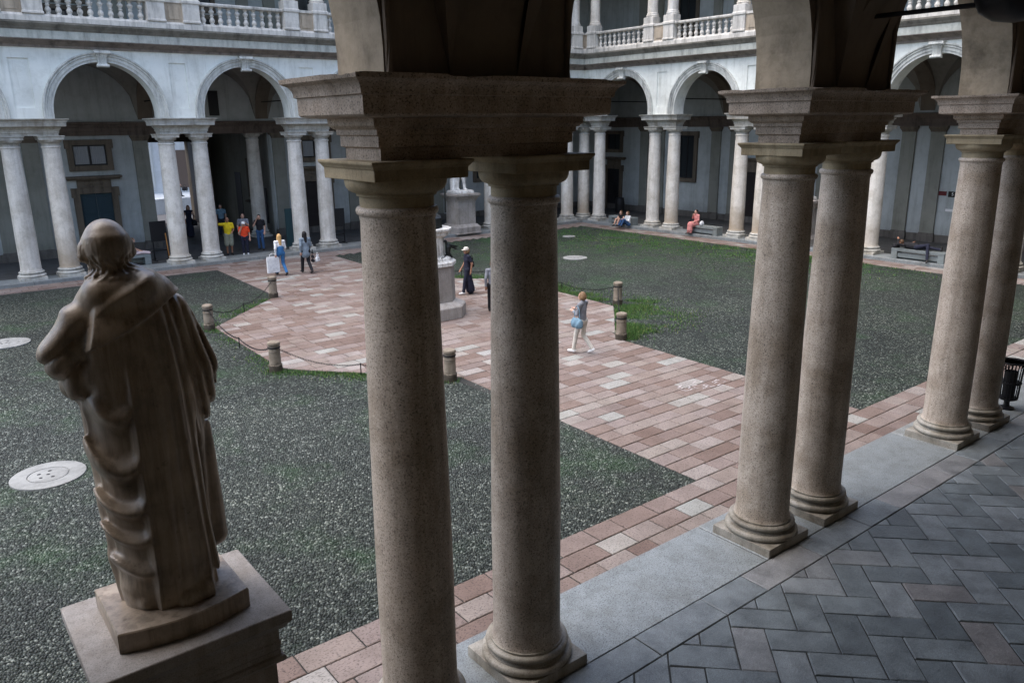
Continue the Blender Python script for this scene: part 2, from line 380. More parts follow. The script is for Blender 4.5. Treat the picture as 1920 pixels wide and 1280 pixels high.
def column(parent, u, v=0, bevel=0):
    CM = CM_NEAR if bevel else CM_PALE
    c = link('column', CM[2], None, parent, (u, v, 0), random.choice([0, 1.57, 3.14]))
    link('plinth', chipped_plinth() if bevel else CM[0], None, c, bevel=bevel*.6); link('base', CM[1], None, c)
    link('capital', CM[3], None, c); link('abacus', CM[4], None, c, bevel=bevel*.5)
    return c
IMP = [(.98, 5.502), (.98, 5.594), (1.010, 5.606), (1.010, 5.690), (1.032, 5.698), (1.034, 5.738), (1.050, 5.744), (1.078, 5.770), (1.082, 5.823),
       (1.235, 5.838), (1.252, 5.852), (1.256, 5.985), (1.276, 5.992), (1.278, 6.020), (1.285, 6.045), (1.305, 6.075), (1.345, 6.092), (1.356, 6.100), (1.362, 6.137)]
def impost_mesh(dx=0, name='impost', n=1):
    rings = [(h+dx, h-.69, z) for h, z in IMP]
    m = MB()
    if n == 1: m.rect(rings)
    else:   # finer ring so that worn edges can be displaced
        polys = []
        for hx, hy, z in rings:
            pts = []
            cs = [(-hx, -hy), (hx, -hy), (hx, hy), (-hx, hy)]
            for k in range(4):
                a, b = cs[k], cs[(k+1) % 4]; nn = 36 if k % 2 == 0 else 18
                for i in range(nn): pts.append([a[0]+(b[0]-a[0])*i/nn, a[1]+(b[1]-a[1])*i/nn, z])
            polys.append(pts)
        rr = np.random.default_rng(n)
        npt = len(polys[0]); w1 = np.convolve(rr.normal(size=npt+8), np.ones(5)/5, 'same')[4:-4]
        for li in (-1, -2, -3):
            for k, p in enumerate(polys[li]):
                e = max(0, w1[k])*.030
                ln = math.hypot(p[0], p[1]); p[0] -= e*p[0]/ln; p[1] -= e*p[1]/ln
                if li == -1: p[2] -= e*.9
        m.ring(polys)
    me = m.mesh(name, 30 if n > 1 else None); return me
IMP_M = impost_mesh(); IMP_N = impost_mesh(); IMP_HALF = impost_mesh(-.56); IMP_HALF_F = impost_mesh(-.56)
RIN, ZSP, STILT, ZTOP = 1.93, 6.137, .20, 8.72
def arch_pts(uc, r, n=28, z0=ZSP):
    zc = ZSP+STILT
    return [(uc-r, z0)] + [(uc-r*math.cos(math.pi*k/n), zc+r*math.sin(math.pi*k/n)) for k in range(n+1)] + [(uc+r, z0)]
VF, VB = .42, -.34      # court face and inner face of the arcade wall

def arcade_wall(parent, pairs, U0, U1, m0, m1, material, panel=True):
    f = MB(); b = MB(); pn = MB()
    pairs = sorted(pairs); fu0, fu1 = U0+m0*VF, U1-m1*VF; bu0, bu1 = U0+m0*VB, U1-m1*VB
    for i in range(len(pairs)-1):
        a, c = pairs[i], pairs[i+1]; uc = (a+c)/2; ar = arch_pts(uc, RIN)
        L = fu0 if (i == 0) else a; Rr = fu1 if i == len(pairs)-2 else c
        for side, (mb, v, l, r_) in enumerate(((f, VF, a, c), (b, VB, a, c))):
            pl = panel and side == 0
            poly = [(l, ZSP)] + ar + [(r_, ZSP)]
            if pl: poly += [(r_, 6.53), (r_-.335, 6.53), (r_-.335, 8.32), (r_, 8.32)]
            poly += [(r_, ZTOP), (l, ZTOP)]
            if pl: poly += [(l, 8.32), (l+.335, 8.32), (l+.335, 6.53), (l, 6.53)]
            mb.add([(u, v, z) for u, z in poly], [tuple(range(len(poly)))])
        n = len(ar)
        f.add([(u, VF, z) for u, z in ar]+[(u, VB, z) for u, z in ar], [(k, k+1, n+k+1, n+k) for k in range(n-1)])
        # underside of the piers
    for i, a in enumerate(pairs):
        l, r_ = a-.94, a+.94
        if i == 0: l = min(fu0, bu0, a-.5)
        if i == len(pairs)-1: r_ = max(fu1, a+.3)
    # end pieces beyond the first and last pair
    for e, fe, be in ((pairs[0], fu0, bu0), (pairs[-1], fu1, bu1)):
        f.add([(e, VF, ZSP), (fe, VF, ZSP), (fe, VF, ZTOP), (e, VF, ZTOP)], [(0, 1, 2, 3)])
        b.add([(e, VB, ZSP), (be, VB, ZSP), (be, VB, ZTOP), (e, VB, ZTOP)], [(0, 1, 2, 3)])
    for a in (pairs if panel else []):   # sunk panels over each pair
        d = .05; x0, x1 = (a if a == pairs[0] else a-.335), (a if a == pairs[-1] else a+.335)
        q = [(x0, 6.53), (x1, 6.53), (x1, 8.32), (x0, 8.32)]
        pn = MB(); pn.add([(u, VF-d, z) for u, z in q], [(0, 1, 2, 3)])
        pn.add([(u, VF, z) for u, z in q]+[(u, VF-d, z) for u, z in q], [(k, (k+1) % 4, 4+(k+1) % 4, 4+k) for k in range(4)])
        me = bpy.data.meshes.new('sunk_panel'); me.from_pydata(pn.v, [], pn.f); link('sunk_panel', me, material, parent)
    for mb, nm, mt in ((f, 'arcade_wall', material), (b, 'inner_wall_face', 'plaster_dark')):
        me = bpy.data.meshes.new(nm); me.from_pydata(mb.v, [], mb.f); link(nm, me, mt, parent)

def archivolt_mesh():
    prof = [(1.93, .0), (1.93, .03), (2.03, .03), (2.035, .065), (2.15, .065), (2.155, .10), (2.17, .115), (2.20, .10), (2.215, .10), (2.235, .14), (2.26, .155), (2.30, .155), (2.305, .0)]
    n = 40; pts = [('j', 0)]+[('a', k) for k in range(n+1)]+[('k', 0)]
    m = MB(); polys = []
    for t, k in pts:
        ring = []
        for r, d in prof:
            if t == 'j': u, z = -r, ZSP
            elif t == 'k': u, z = r, ZSP
            else: a = math.pi*k/n; u, z = -r*math.cos(a), ZSP+STILT+r*math.sin(a)
            ring.append((u, VF+d-.002, z))
        polys.append(ring)
    return m.ring(polys).mesh('archivolt', 25)
ARV = archivolt_mesh()
def keystone_mesh():
    m = MB(); v0 = VF
    m.ring([[(-.15, v0+.02, 8.06), (.15, v0+.02, 8.06), (.15, v0+.17, 8.10), (-.15, v0+.17, 8.10)],
            [(-.12, v0+.02, 8.25), (.12, v0+.02, 8.25), (.12, v0+.13, 8.25), (-.12, v0+.13, 8.25)],
            [(-.13, v0+.02, 8.42), (.13, v0+.02, 8.42), (.13, v0+.15, 8.42), (-.13, v0+.15, 8.42)],
            [(-.19, v0+.02, 8.60), (.19, v0+.02, 8.60), (.19, v0+.24, 8.60), (-.19, v0+.24, 8.60)],
            [(-.21, v0+.02, 8.69), (.21, v0+.02, 8.69), (.21, v0+.26, 8.69), (-.21, v0+.26, 8.69)]])
    for z, r, h, d in ((8.115, .062, .17, .15), (8.60, .075, .22, .20)):   # scroll rolls across
        m.tube([(-h, v0+d, z), (-h*.5, v0+d, z), (h*.5, v0+d, z), (h, v0+d, z)], [r, r*.78, r*.78, r], 12)
    for s in (-.085, -.03, .03, .085):
        m.tube([(s, v0+.135, 8.13), (s, v0+.135, 8.3), (s*1.1, v0+.16, 8.45), (s*1.5, v0+.245, 8.6)], .018, 6)
    m.v = [(x*1.3, VF+(y-VF)*1.25, z) for x, y, z in m.v]
    return m.mesh('keystone', 50)
KEY = keystone_mesh()
CORN = [(VF-.1, 8.715), (VF+.055, 8.715), (VF+.06, 8.80), (VF+.075, 8.805), (VF+.08, 8.885), (VF+.10, 8.90), (VF+.15, 8.94), (VF+.17, 8.965), (VF+.40, 8.985), (VF+.425, 8.972), (VF+.43, 9.00)]
FASC = [(VF+.30, 8.988), (VF+.432, 9.0), (VF+.435, 9.29), (VF+.30, 9.29)]
CYMA = [(VF-.1, 9.29), (VF+.45, 9.29), (VF+.465, 9.33), (VF+.48, 9.335), (VF+.50, 9.38), (VF+.55, 9.44), (VF+.59, 9.50), (VF+.60, 9.51), (VF+.60, 9.575), (VF-.1, 9.60)]

def baluster_mesh():
    pr = [(.075, .0), (.075, .045), (.06, .055), (.055, .08), (.075, .12), (.088, .17), (.080, .22), (.052, .28), (.043, .325), (.062, .335), (.066, .355), (.062, .375), (.043, .385), (.050, .42),
          (.075, .475), (.092, .52), (.088, .545), (.060, .575), (.048, .60), (.046, .64), (.062, .65), (.066, .67), (.06, .685), (.075, .69), (.075, .72)]
    return MB().lathe([(r_*1.28, z_) for r_, z_ in pr], 14).mesh('baluster', 50)
BAL = baluster_mesh()
UPC = MB().lathe([(.33, 0), (.33, .05), (.345, .08), (.33, .11), (.30, .12), (.30, .14), (.31, .17), (.30, .2), (.275, .22), (.27, .9), (.265, 1.4), (.232, 3.2), (.25, 3.22), (.25, 3.28), (.235, 3.3), (.235, 3.36), (.33, 3.46), (.33, 3.6)], 28).mesh('upper_column', 40)

def groin_mesh(a, b, h, name):
    n = 20; g = np.linspace(-1, 1, n+1); vs = []; fs = []
    for y in g:
        for x in g: vs.append((x*a, y*b, h*max(math.sqrt(max(0, 1-x*x)), math.sqrt(max(0, 1-y*y)))))
    for j in range(n):
        for i in range(n):
            q = (j*(n+1)+i, j*(n+1)+i+1, (j+1)*(n+1)+i+1, (j+1)*(n+1)+i)
            x, y = (g[i]+g[i+1])/2, (g[j]+g[j+1])/2
            fs += [(q[0], q[1], q[2]), (q[0], q[2], q[3])] if x*y > 0 else [(q[0], q[1], q[3]), (q[1], q[2], q[3])]
    m = bpy.data.meshes.new(name); m.from_pydata(vs, [], fs); m.shade_smooth(); m.set_sharp_from_angle(angle=R(30)); return m

def vaults(parent, pairs, D, material='plaster_vault', rods=True, bays=None):
    pairs = sorted(pairs); vm = (VB-D)/2; b = (D+VB)/2
    for i, a in enumerate(pairs):     # transverse arch bands
        m = MB(); n = 24; w = .34; lo = []; hi = []
        for k in range(n+1):
            t = math.pi*k/n; v = vm+b*math.cos(t); lo.append((v, 6.14+2.18*math.sin(t))); hi.append((v, 6.14+2.55*math.sin(t)+.02))
        polys = [[(a-w, *p), (a+w, *p), (a+w, *q), (a-w, *q)] for p, q in zip(lo, hi)]
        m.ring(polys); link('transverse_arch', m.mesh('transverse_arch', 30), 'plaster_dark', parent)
        if rods:
            r = MB().tube([(a, VB-.02, 6.97), (a, vm, 6.97), (a, -D+.02, 6.97)], .028, 8); link('tie_rod', r, 'iron', parent)
            r = MB().lathe([(.02, 0), (.07, .02), (.085, .07), (.06, .14), (.03, .2)], 12); o = link('rod_anchor', r.mesh('rod_anchor', 50), 'iron', parent, (a, VB, 6.97)); o.rotation_euler = (math.pi/2, 0, 0)
    for i in range(len(pairs)-1):
        a, c = pairs[i]+.34, pairs[i+1]-.34
        if c-a < 2: continue
        g = groin_mesh((c-a)/2, b, 2.45, 'vault'); link('vault', g, material, parent, ((a+c)/2, vm, 6.14))

def pilaster(parent, u, D, w=.33):
    m = MB(); v = -D
    def ring(e, z): return (w+e, .12+e, z)
    m.rect([ring(0, .42), ring(0, 5.16)], u, v)
    link('pilaster', m, 'plaster_grey', parent)
    m = MB().rect([ring(.02, 5.16), ring(.02, 5.20), ring(.03, 5.22), ring(.06, 5.28), ring(.10, 5.34), ring(.10, 5.43)], u, v)
    link('pilaster_cap', m, 'frame_stone', parent)
    m = MB().rect([ring(.07, 0), ring(.07, .28), ring(.05, .30), ring(.05, .34), ring(.02, .38), ring(.02, .42)], u, v)
    link('pilaster_base', m, 'dado_stone', parent)

def frame_opening(parent, u, D, w, z0, z1, fr, kind, name):
    """stone frame on the back wall with a recessed leaf or glazing; thing > part > sub-parts"""
    v = -D; m = MB(); t = .14
    m.box(u-w-fr, u-w, v, v+t, z0-(fr if z0 > .3 else 0), z1+fr); m.box(u+w, u+w+fr, v, v+t, z0-(fr if z0 > .3 else 0), z1+fr)
    m.box(u-w, u+w, v, v+t, z1, z1+fr)
    if z0 > .3: m.box(u-w, u+w, v, v+t, z0-fr, z0)
    m.box(u-w-fr-.07, u-w-fr+.10, v, v+t+.03, z1-.15, z1+fr+.003); m.box(u+w+fr-.10, u+w+fr+.07, v, v+t+.03, z1-.15, z1+fr+.003)
    o = link(name, m, 'frame_stone', parent, bevel=.012)
    if kind == 'door':
        m = MB().rect([(w+fr+.16, .20, z1+fr+.36), (w+fr+.18, .22, z1+fr+.40), (w+fr+.26, .30, z1+fr+.44), (w+fr+.26, .30, z1+fr+.50), (w+fr+.2, .2, z1+fr+.54)], u, v)
        link('hood', m, 'frame_stone', o); m = MB().box(u-w-.05, u+w+.05, v, v+.07, z1+fr, z1+fr+.36); m.box(u-w*.62, u+w*.62, v, v+.10, z1+fr+.12, z1+fr+.22); link('frieze', m, 'frame_stone', o, bevel=.01)
    return o
def leaf_door(o, u, D, w, z0, z1, material):
    v = -D
    for s in (-1, 1):
        m = MB(); x0, x1 = (u-w, u-.006) if s < 0 else (u+.006, u+w); m.box(x0, x1, v+.002, v+.03, z0, z1)
        for a, b in ((.12, .36), (.40, .64), (.68, .94)):
            m.box(x0+.08, x1-.08, v+.02, v+.048, z0+(z1-z0)*a, z0+(z1-z0)*b)
        link('door_leaf', m, material, o, bevel=.006)
    link('handle', MB().tube([(u+.06, v+.05, 1.0), (u+.06, v+.09, 1.03), (u+.06, v+.05, 1.15)], .012, 6), 'iron', o)
def glaze(o, u, D, w, z0, z1, panes, curtain=False):
    v = -D
    for k in range(panes):
        x0 = u-w+2*w*k/panes; x1 = u-w+2*w*(k+1)/panes
        link('pane', MB().box(x0+.03, x1-.03, v+.006, v+.012, z0+.04, z1-.04), 'glass_dark', o)
        fr = MB(); fr.box(x0, x0+.035, v+.002, v+.05, z0, z1); fr.box(x1-.035, x1, v+.002, v+.05, z0, z1); fr.box(x0+.035, x1-.035, v+.002, v+.05, z1-.05, z1); fr.box(x0+.035, x1-.035, v+.002, v+.05, z0, z0+.05)
        link('sash', fr, 'black_board', o)
        if curtain:
            m = MB(); n = 14
            pts = [(x0+.05+(x1-x0-.1)*i/n, v+.018+.012*(i % 2)) for i in range(n+1)]
            for i in range(n): m.add([(pts[i][0], pts[i][1], z0+.06), (pts[i+1][0], pts[i+1][1], z0+.06), (pts[i+1][0], pts[i+1][1], z1-.06), (pts[i][0], pts[i][1], z1-.06)], [(0, 1, 2, 3)])
            link('curtain', m, 'curtain', o)

def back_wall(parent, U0, U1, D, gaps=(), top=8.95, mt='plaster_blue'):
    cuts = sorted(gaps); u = U0; m = MB(); d = MB()
    for a, b, z in cuts + [(U1, None, 0)]:
        m.box(u, a, -D-.4, -D, 0, top); d.box(u, a, -D-.2, -D+.05, 0.002, .36)
        if b is not None: m.box(a, b, -D-.4, -D, z, top); u = b
    link('back_wall', m, mt, parent); link('dado', d, 'dado_stone', parent)
    e = MB().extrude_u([(-D-.1, 5.43), (-D+.10, 5.43), (-D+.11, 5.60), (-D+.14, 5.61), (-D+.15, 5.78), (-D+.18, 5.80), (-D+.24, 5.90), (-D+.30, 5.95), (-D+.30, 6.02), (-D-.1, 6.05)], U0, U1)
    link('entablature', e, 'entablature_stone', parent)

def balustrade(parent, pairs, U0, U1, m0, m1):
    root = empty('balustrade'); root.parent = parent
    vc = .60; pairs = sorted(pairs)
    pr = [(vc-.24, 9.598), (vc+.27, 9.598), (vc+.27, 9.78), (vc+.25, 9.80), (vc+.22, 9.86), (vc-.22, 9.86), (vc-.24, 9.8)]
    link('base_course', MB().extrude_u(pr, U0, U1, m0, m1), 'balustrade_stone', root)
    ends = []
    for i, a in enumerate(pairs):
        for s in (-1, 1):
            u = a+s*P/2
            if (m1 and i == len(pairs)-1 and s > 0 and u+.3 > U1-vc) or (m0 and i == 0 and s < 0 and u-.3 < U0+vc): continue
            rg = [(.36, .30, 9.858), (.36, .30, 9.93), (.335, .275, 9.95), (.335, .275, 10.565), (.355, .295, 10.585), (.38, .32, 10.61), (.38, .32, 10.70), (.36, .30, 10.72), (.335, .28, 10.74), (.335, .28, 11.04), (.31, .27, 11.06)]
            link('pedestal', MB().rect(rg, u, vc), 'balustrade_stone', root, bevel=.01)
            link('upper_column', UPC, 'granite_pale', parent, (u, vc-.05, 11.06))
        link('panel', MB().box(a-P/2+.33, a+P/2-.33, vc-.18, vc+.18, 9.86, 10.6).box(a-.2, a+.2, vc-.2, vc+.205, 9.98, 10.48), 'tan_panel', root)
        link('panel_cap', MB().box(a-P/2+.375, a+P/2-.375, vc-.22, vc+.22, 10.6, 10.712), 'balustrade_stone', root)
    for i in range(len(pairs)-1):
        a, c = pairs[i]+P/2+.36, pairs[i+1]-P/2-.36
        if c-a < 1: continue
        link('rail', MB().extrude_u([(vc-.17, 10.575), (vc+.17, 10.575), (vc+.19, 10.60), (vc+.2, 10.66), (vc+.18, 10.70), (vc-.18, 10.70), (vc-.2, 10.66), (vc-.19, 10.60)], a, c), 'balustrade_stone', root)
        nb = 10
        for k in range(nb):
            link('baluster', BAL, 'balustrade_stone', root, (a+(c-a)*(k+.5)/nb, vc, 9.857))
    return root

def upper_storey(parent, pairs, U0, U1, m0, m1, D, windows):
    vb = -D+.5
    link('terrace_floor', MB().extrude_u([(VF, 9.1), (VF, 9.59), (-D-.4, 9.59), (-D-.4, 9.1)], U0, U1, m0, m1), 'grey_stone', parent)
    link('upper_back_wall', MB().box(U0-(6 if m0 else 0), U1+(6 if m1 else 0), vb-.4, vb, 9.6, 15.4), 'plaster_blue', parent)
    link('upper_entablature', MB().extrude_u([(.1, 14.66), (.9, 14.66), (.92, 15.3), (1.3, 15.5), (1.35, 15.9), (.1, 15.9)], U0, U1, m0, m1), 'grey_stone', parent)
    link('roof', MB().extrude_u([(1.6, 15.9), (1.6, 16.0), (-D, 17.8), (-D-1, 17.8), (-D-1, 15.9)], U0, U1, m0, m1), 'frame_stone', parent)
    for a in pairs:
        for s in (-1, 1):
            link('upper_pilaster', MB().box(a+s*P/2-.3, a+s*P/2+.3, vb, vb+.1, 9.6, 14.4), 'plaster_grey', parent)
    for u in windows:
        o = frame_opening(parent, u, -vb, .62, 11.25, 13.3, .2, 'window', 'upper_window'); glaze(o, u, -vb, .62, 11.25, 13.3, 2)
        o = frame_opening(parent, u, -vb, .62, 9.62, 10.75, .2, 'window', 'upper_door'); glaze(o, u, -vb, .62, 9.62, 10.75, 2)

def wing(name, label, loc, rz, pairs, U0, U1, m0, m1, D, single_cols, wallmat='plaster_white', near=False):
    w_ = tag(empty(name, loc, rz), label, 'building')
    pairs = sorted(pairs)
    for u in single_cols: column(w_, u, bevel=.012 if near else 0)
    arcade_wall(w_, pairs, U0, U1, m0, m1, 'pier_stone' if near else wallmat, not near)
    for i in range(len(pairs)-1):
        uc = (pairs[i]+pairs[i+1])/2
        if not near:
            link('archivolt', ARV, 'archivolt_stone', w_, (uc, 0, 0)); link('keystone', KEY, 'archivolt_stone', w_, (uc, 0, 0))
    if not near:
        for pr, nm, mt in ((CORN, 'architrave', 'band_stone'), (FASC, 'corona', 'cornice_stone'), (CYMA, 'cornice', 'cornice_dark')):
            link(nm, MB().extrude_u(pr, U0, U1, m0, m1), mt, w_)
        balustrade(w_, pairs, U0, U1, m0, m1)
    return w_

# ------------------------------------------------------------------ FAR WING (local u = -x, court side +v)
far_pairs = [-x for x in FAR_PAIRS]
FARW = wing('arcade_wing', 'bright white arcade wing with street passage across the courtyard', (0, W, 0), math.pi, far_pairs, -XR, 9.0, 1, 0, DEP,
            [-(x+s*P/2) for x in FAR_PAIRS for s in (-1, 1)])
for u in far_pairs: link('impost', IMP_M, 'impost_pale', FARW, (u, 0, 0))
vaults(FARW, far_pairs, DEP)
PX0, PX1 = 6.42, 12.5
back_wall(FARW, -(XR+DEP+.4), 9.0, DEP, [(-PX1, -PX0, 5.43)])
for x in FAR_PAIRS[:-1]:
    for s in (-1, 1):
        xx = x+s*P/2
        if PX0-.9 < xx < PX1+.9: continue
        pilaster(FARW, -xx, DEP)
pilaster(FARW, -(PX0-.36), DEP); pilaster(FARW, -(PX1+.42), DEP)
for x, dm in ((3.82, 'teal_wood'), (14.95, 'dark_wood')):
    o = frame_opening(FARW, -x, DEP, .68, 0, 2.82, .27, 'door', 'door'); leaf_door(o, -x, DEP, .68, 0.01, 2.82, dm)
    o = frame_opening(FARW, -x, DEP, .70, 4.10, 5.02, .24, 'window', 'window'); glaze(o, -x, DEP, .70, 4.10, 5.02, 2, True)
for x in (-2.0, 20.75, 26.4):
    o = frame_opening(FARW, -x, DEP, .60, 2.4, 4.95, .22, 'window', 'window'); glaze(o, -x, DEP, .60, 2.4, 4.95, 2)
link('lunette_window', MB().box(-10.0, -9.5, -DEP-.01, -DEP+.03, 6.3, 7.5), 'black_board', FARW)
upper_storey(FARW, far_pairs, -XR, 9.0, 1, 0, DEP, [-(FAR_PAIRS[i]+SF/2) for i in range(6)])
# passage to the street: side walls, ceiling, gate wall, columns in the opening
pa = tag(empty('entrance_passage', (0, 0, 0)), 'dim entrance passage through the far wing with a granite column', 'passage')
Y0, Y1 = W+DEP+.4, 45.5
link('side_wall', MB().box(PX1, PX1+.4, Y0, Y1, 0, 5.43), 'plaster_grey', pa)
link('side_wall', MB().box(PX0-.4, PX0, Y0, Y1, 0, 5.43), 'plaster_grey', pa)
link('ceiling', MB().box(PX0-.4, PX1+.4, Y0, Y1, 5.43, 5.8), 'plaster_dark', pa)
link('floor', MB().box(PX0, PX1, W+DEP, Y1, -.1, .003), 'arcade_floor_far', pa)
link('gate_wall', MB().box(11.15, PX1, Y1, Y1+.6, 0, 5.43).box(PX0-.4, 7.9, Y1, Y1+.6, 0, 5.43).box(7.9, 11.15, Y1, Y1+.6, 4.9, 5.43), 'frame_stone', pa)
link('gate_leaf', MB().box(11.16, 11.24, Y1-1.5, Y1-.02, 0.01, 4.9).box(11.12, 11.16, Y1-1.4, Y1-.12, .3, 2.2).box(11.12, 11.16, Y1-1.4, Y1-.12, 2.5, 4.6), 'dark_wood', pa)
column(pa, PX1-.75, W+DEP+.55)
link('side_door', MB().box(PX1-.03, PX1-.004, 40.6, 41.5, .01, 3.2), 'black_board', pa)
link('relief', MB().box(PX1-.12, PX1-.004, 38.0, 39.3, 1.9, 3.9).box(PX1-.2, PX1-.1, 38.2, 39.1, 3.9, 4.05), 'frame_stone', pa, bevel=.02)
link('bracket_shelf', MB().box(PX1-.3, PX1-.004, 37.9, 39.4, 1.6, 1.72), 'frame_stone', pa, bevel=.02)
link('notice_board', MB().box(PX1-.06, PX1-.004, 36.8, 37.7, .6, 2.5), 'black_board', pa)
# street and the house opposite
tag(link('street', MB().box(-30, 40, Y1+.6, 52, -.2, -.02), 'asphalt'), kind='structure')
tag(link('pavement', MB().box(-30, 40, 52, 57, -.2, 1.02), 'street_white'), kind='structure')
ho = tag(empty('street_house', (0, 57, 1.02)), 'bright white house across the street seen through the passage', 'building')
link('wall', MB().box(-10, 34, 0, 1, 0, 12), 'street_white', ho)
g = link('grille', MB().box(8.2, 12.0, -.06, -.02, 3.62, 3.75).box(8.2, 12.0, -.06, -.02, .25, .36), 'metal_bars', ho)
for k in range(16): link('bar', MB().box(8.25+k*.24, 8.33+k*.24, -.07, -.01, .36, 3.62), 'metal_bars', g)
link('poster_panel', MB().box(13.1, 14.7, -.06, -.005, .35, 3.1), 'poster_brown', ho)
link('window_band', MB().box(9.0, 12.0, -.03, -.004, .5, 3.5), 'plaster_blue', ho)

# ------------------------------------------------------------------ RIGHT WING (local u = y, court side +v = -x)
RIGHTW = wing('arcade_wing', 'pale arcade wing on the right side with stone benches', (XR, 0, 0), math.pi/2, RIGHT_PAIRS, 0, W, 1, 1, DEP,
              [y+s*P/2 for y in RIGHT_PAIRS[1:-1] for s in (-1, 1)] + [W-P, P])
for u in RIGHT_PAIRS[1:-1]: link('impost', IMP_M, 'impost_pale', RIGHTW, (u, 0, 0))
o = link('impost', IMP_HALF_F, 'impost_pale', RIGHTW, (W-P+.03, 0, -.003)); o = link('impost', IMP_HALF_F, 'impost_pale', RIGHTW, (P-.03, 0, -.003))
vaults(RIGHTW, RIGHT_PAIRS[1:-1] + [RIGHT_PAIRS[-1], RIGHT_PAIRS[0]], DEP)
back_wall(RIGHTW, -8, W+DEP-.002, DEP)
for u in RIGHT_PAIRS:
    for s in (-1, 1): pilaster(RIGHTW, u+s*P/2, DEP)
bays = [(RIGHT_PAIRS[i]+RIGHT_PAIRS[i+1])/2 for i in range(5)]
o = frame_opening(RIGHTW, 33.0, DEP, .58, 0, 2.70, .25, 'door', 'door'); leaf_door(o, 33.0, DEP, .58, .01, 2.70, 'black_board')
o = frame_opening(RIGHTW, 33.0, DEP, .58, 4.0, 4.98, .22, 'window', 'window'); glaze(o, 33.0, DEP, .58, 4.0, 4.98, 2)
o = frame_opening(RIGHTW, bays[4], DEP, .56, 2.36, 4.93, .24, 'window', 'window'); glaze(o, bays[4], DEP, .56, 2.36, 4.93, 2)
o = frame_opening(RIGHTW, bays[3]+.7, DEP, .60, 0, 2.9, .26, 'door', 'door'); leaf_door(o, bays[3]+.7, DEP, .60, .01, 2.9, 'dark_wood')
o = frame_opening(RIGHTW, bays[2], DEP, .56, 2.36, 4.93, .24, 'window', 'window'); glaze(o, bays[2], DEP, .56, 2.36, 4.93, 2)
upper_storey(RIGHTW, RIGHT_PAIRS, 0, W, 1, 1, DEP, [b for b in bays])
link('corner_ceiling', MB().box(XR+.3, XR+DEP, W+.3, W+DEP, 8.72, 8.9), 'plaster_dark', None).parent = None
bpy.data.objects['corner_ceiling'].parent = RIGHTW
bpy.data.objects['corner_ceiling'].matrix_parent_inverse = Matrix.Translation((XR, 0, 0)).inverted() if False else (Matrix.Translation((XR, 0, 0)) @ Matrix.Rotation(math.pi/2, 4, 'Z')).inverted()

# ------------------------------------------------------------------ NEAR WING (local = world), dark inside
NEARW = wing('arcade_wing', 'dark near arcade wing with heavy paired granite columns', (0, 0, 0), 0, NEAR_PAIRS, -11.5, XR, 0, 1, 6.4,
             [x+s*P/2 for x in NEAR_PAIRS for s in (-1, 1)], near=True)
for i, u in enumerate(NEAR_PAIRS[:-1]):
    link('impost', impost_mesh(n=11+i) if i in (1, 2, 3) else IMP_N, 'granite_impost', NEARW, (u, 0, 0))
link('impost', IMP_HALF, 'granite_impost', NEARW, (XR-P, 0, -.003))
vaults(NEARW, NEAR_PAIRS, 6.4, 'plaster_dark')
m = MB().box(-11.5, 36, -6.8, -6.4, 0, 9)
link('back_wall', m, 'plaster_warm', NEARW)
link('end_wall', MB().box(-11.9, -11.5, -6.8, .3, 0, 9), 'plaster_warm', NEARW)
link('upper_wall', MB().box(-11.5, XR+DEP, -6.8, VF-.004, 9.0, 16).box(-11.5, XR-.5, VF-.1, VF+.4, 8.73, 9.5), 'plaster_white', NEARW)
for i in (1, 2, 3):   # edge moulding on the inner corner of each pier
    for s in (-1, 1):
        u = NEAR_PAIRS[i]+s*.955
        link('corner_bead', MB().tube([(u-s*.05, VB-.02, 6.14), (u-s*.05, VB-.02, 6.4), (u-s*.035, VB-.02, 7.0), (u-s*-.02, VB-.02, 7.3)], .03, 8), 'plaster_dark', NEARW)
lan = tag(empty('hanging_lantern', (5.741, -2.10, 6.75)), 'black round lantern hanging from the iron rod at the upper right', 'lantern')
link('bowl', MB().lathe([(.02, 0), (.20, .03), (.34, .12), (.40, .26), (.40, .42), (.34, .52), (.2, .58), (.05, .62)], 28).mesh('bowl', 60), 'black_metal', lan)
link('rim', MB().lathe([(.40, .33), (.44, .335), (.44, .38), (.40, .385)], 28), 'black_metal', lan)
link('stem', MB().tube([(0, 0, .58), (0, 0, 1.3), (0, 0, 2.0)], .02, 8), 'iron', lan)

# ------------------------------------------------------------------ ground and floors
def sheet(name, pts, z, material, kind='structure'):
    m = bpy.data.meshes.new(name); m.from_pydata([(x, y, z) for x, y in pts], [], [tuple(range(len(pts)))])
    return tag(link(name, m, material), kind=kind)
sheet('ground', [(-160, -160), (190, -160), (190, 190), (-160, 190)], -.30, 'asphalt')
sheet('courtyard_ground', [(-12, .6), (XR-.6, .6), (XR-.6, W-.6), (-12, W-.6)], -.150, 'pebble_ground')
def floor_run(name, U0, U1, m0, m1, D, loc, rz, material, top=0):
    o = link(name, MB().extrude_u([(.72, -.25), (.72, top-.02), (.70, top), (-D, top), (-D, -.25)], U0, U1, m0, m1), material, None, loc, rz)
    return tag(o, kind='structure')
floor_run('arcade_floor', -XR-DEP-.2, 9, 1, 0, DEP+.2, (0, W, 0), math.pi, 'arcade_floor_far')
floor_run('arcade_floor', 0, W, 1, 1, DEP+.2, (XR, 0, 0), math.pi/2, 'arcade_floor_far', -.003)
NF = floor_run('arcade_floor', -11.5, XR, 0, 1, 6.4, (0, 0, 0), 0, 'joint', -.014)
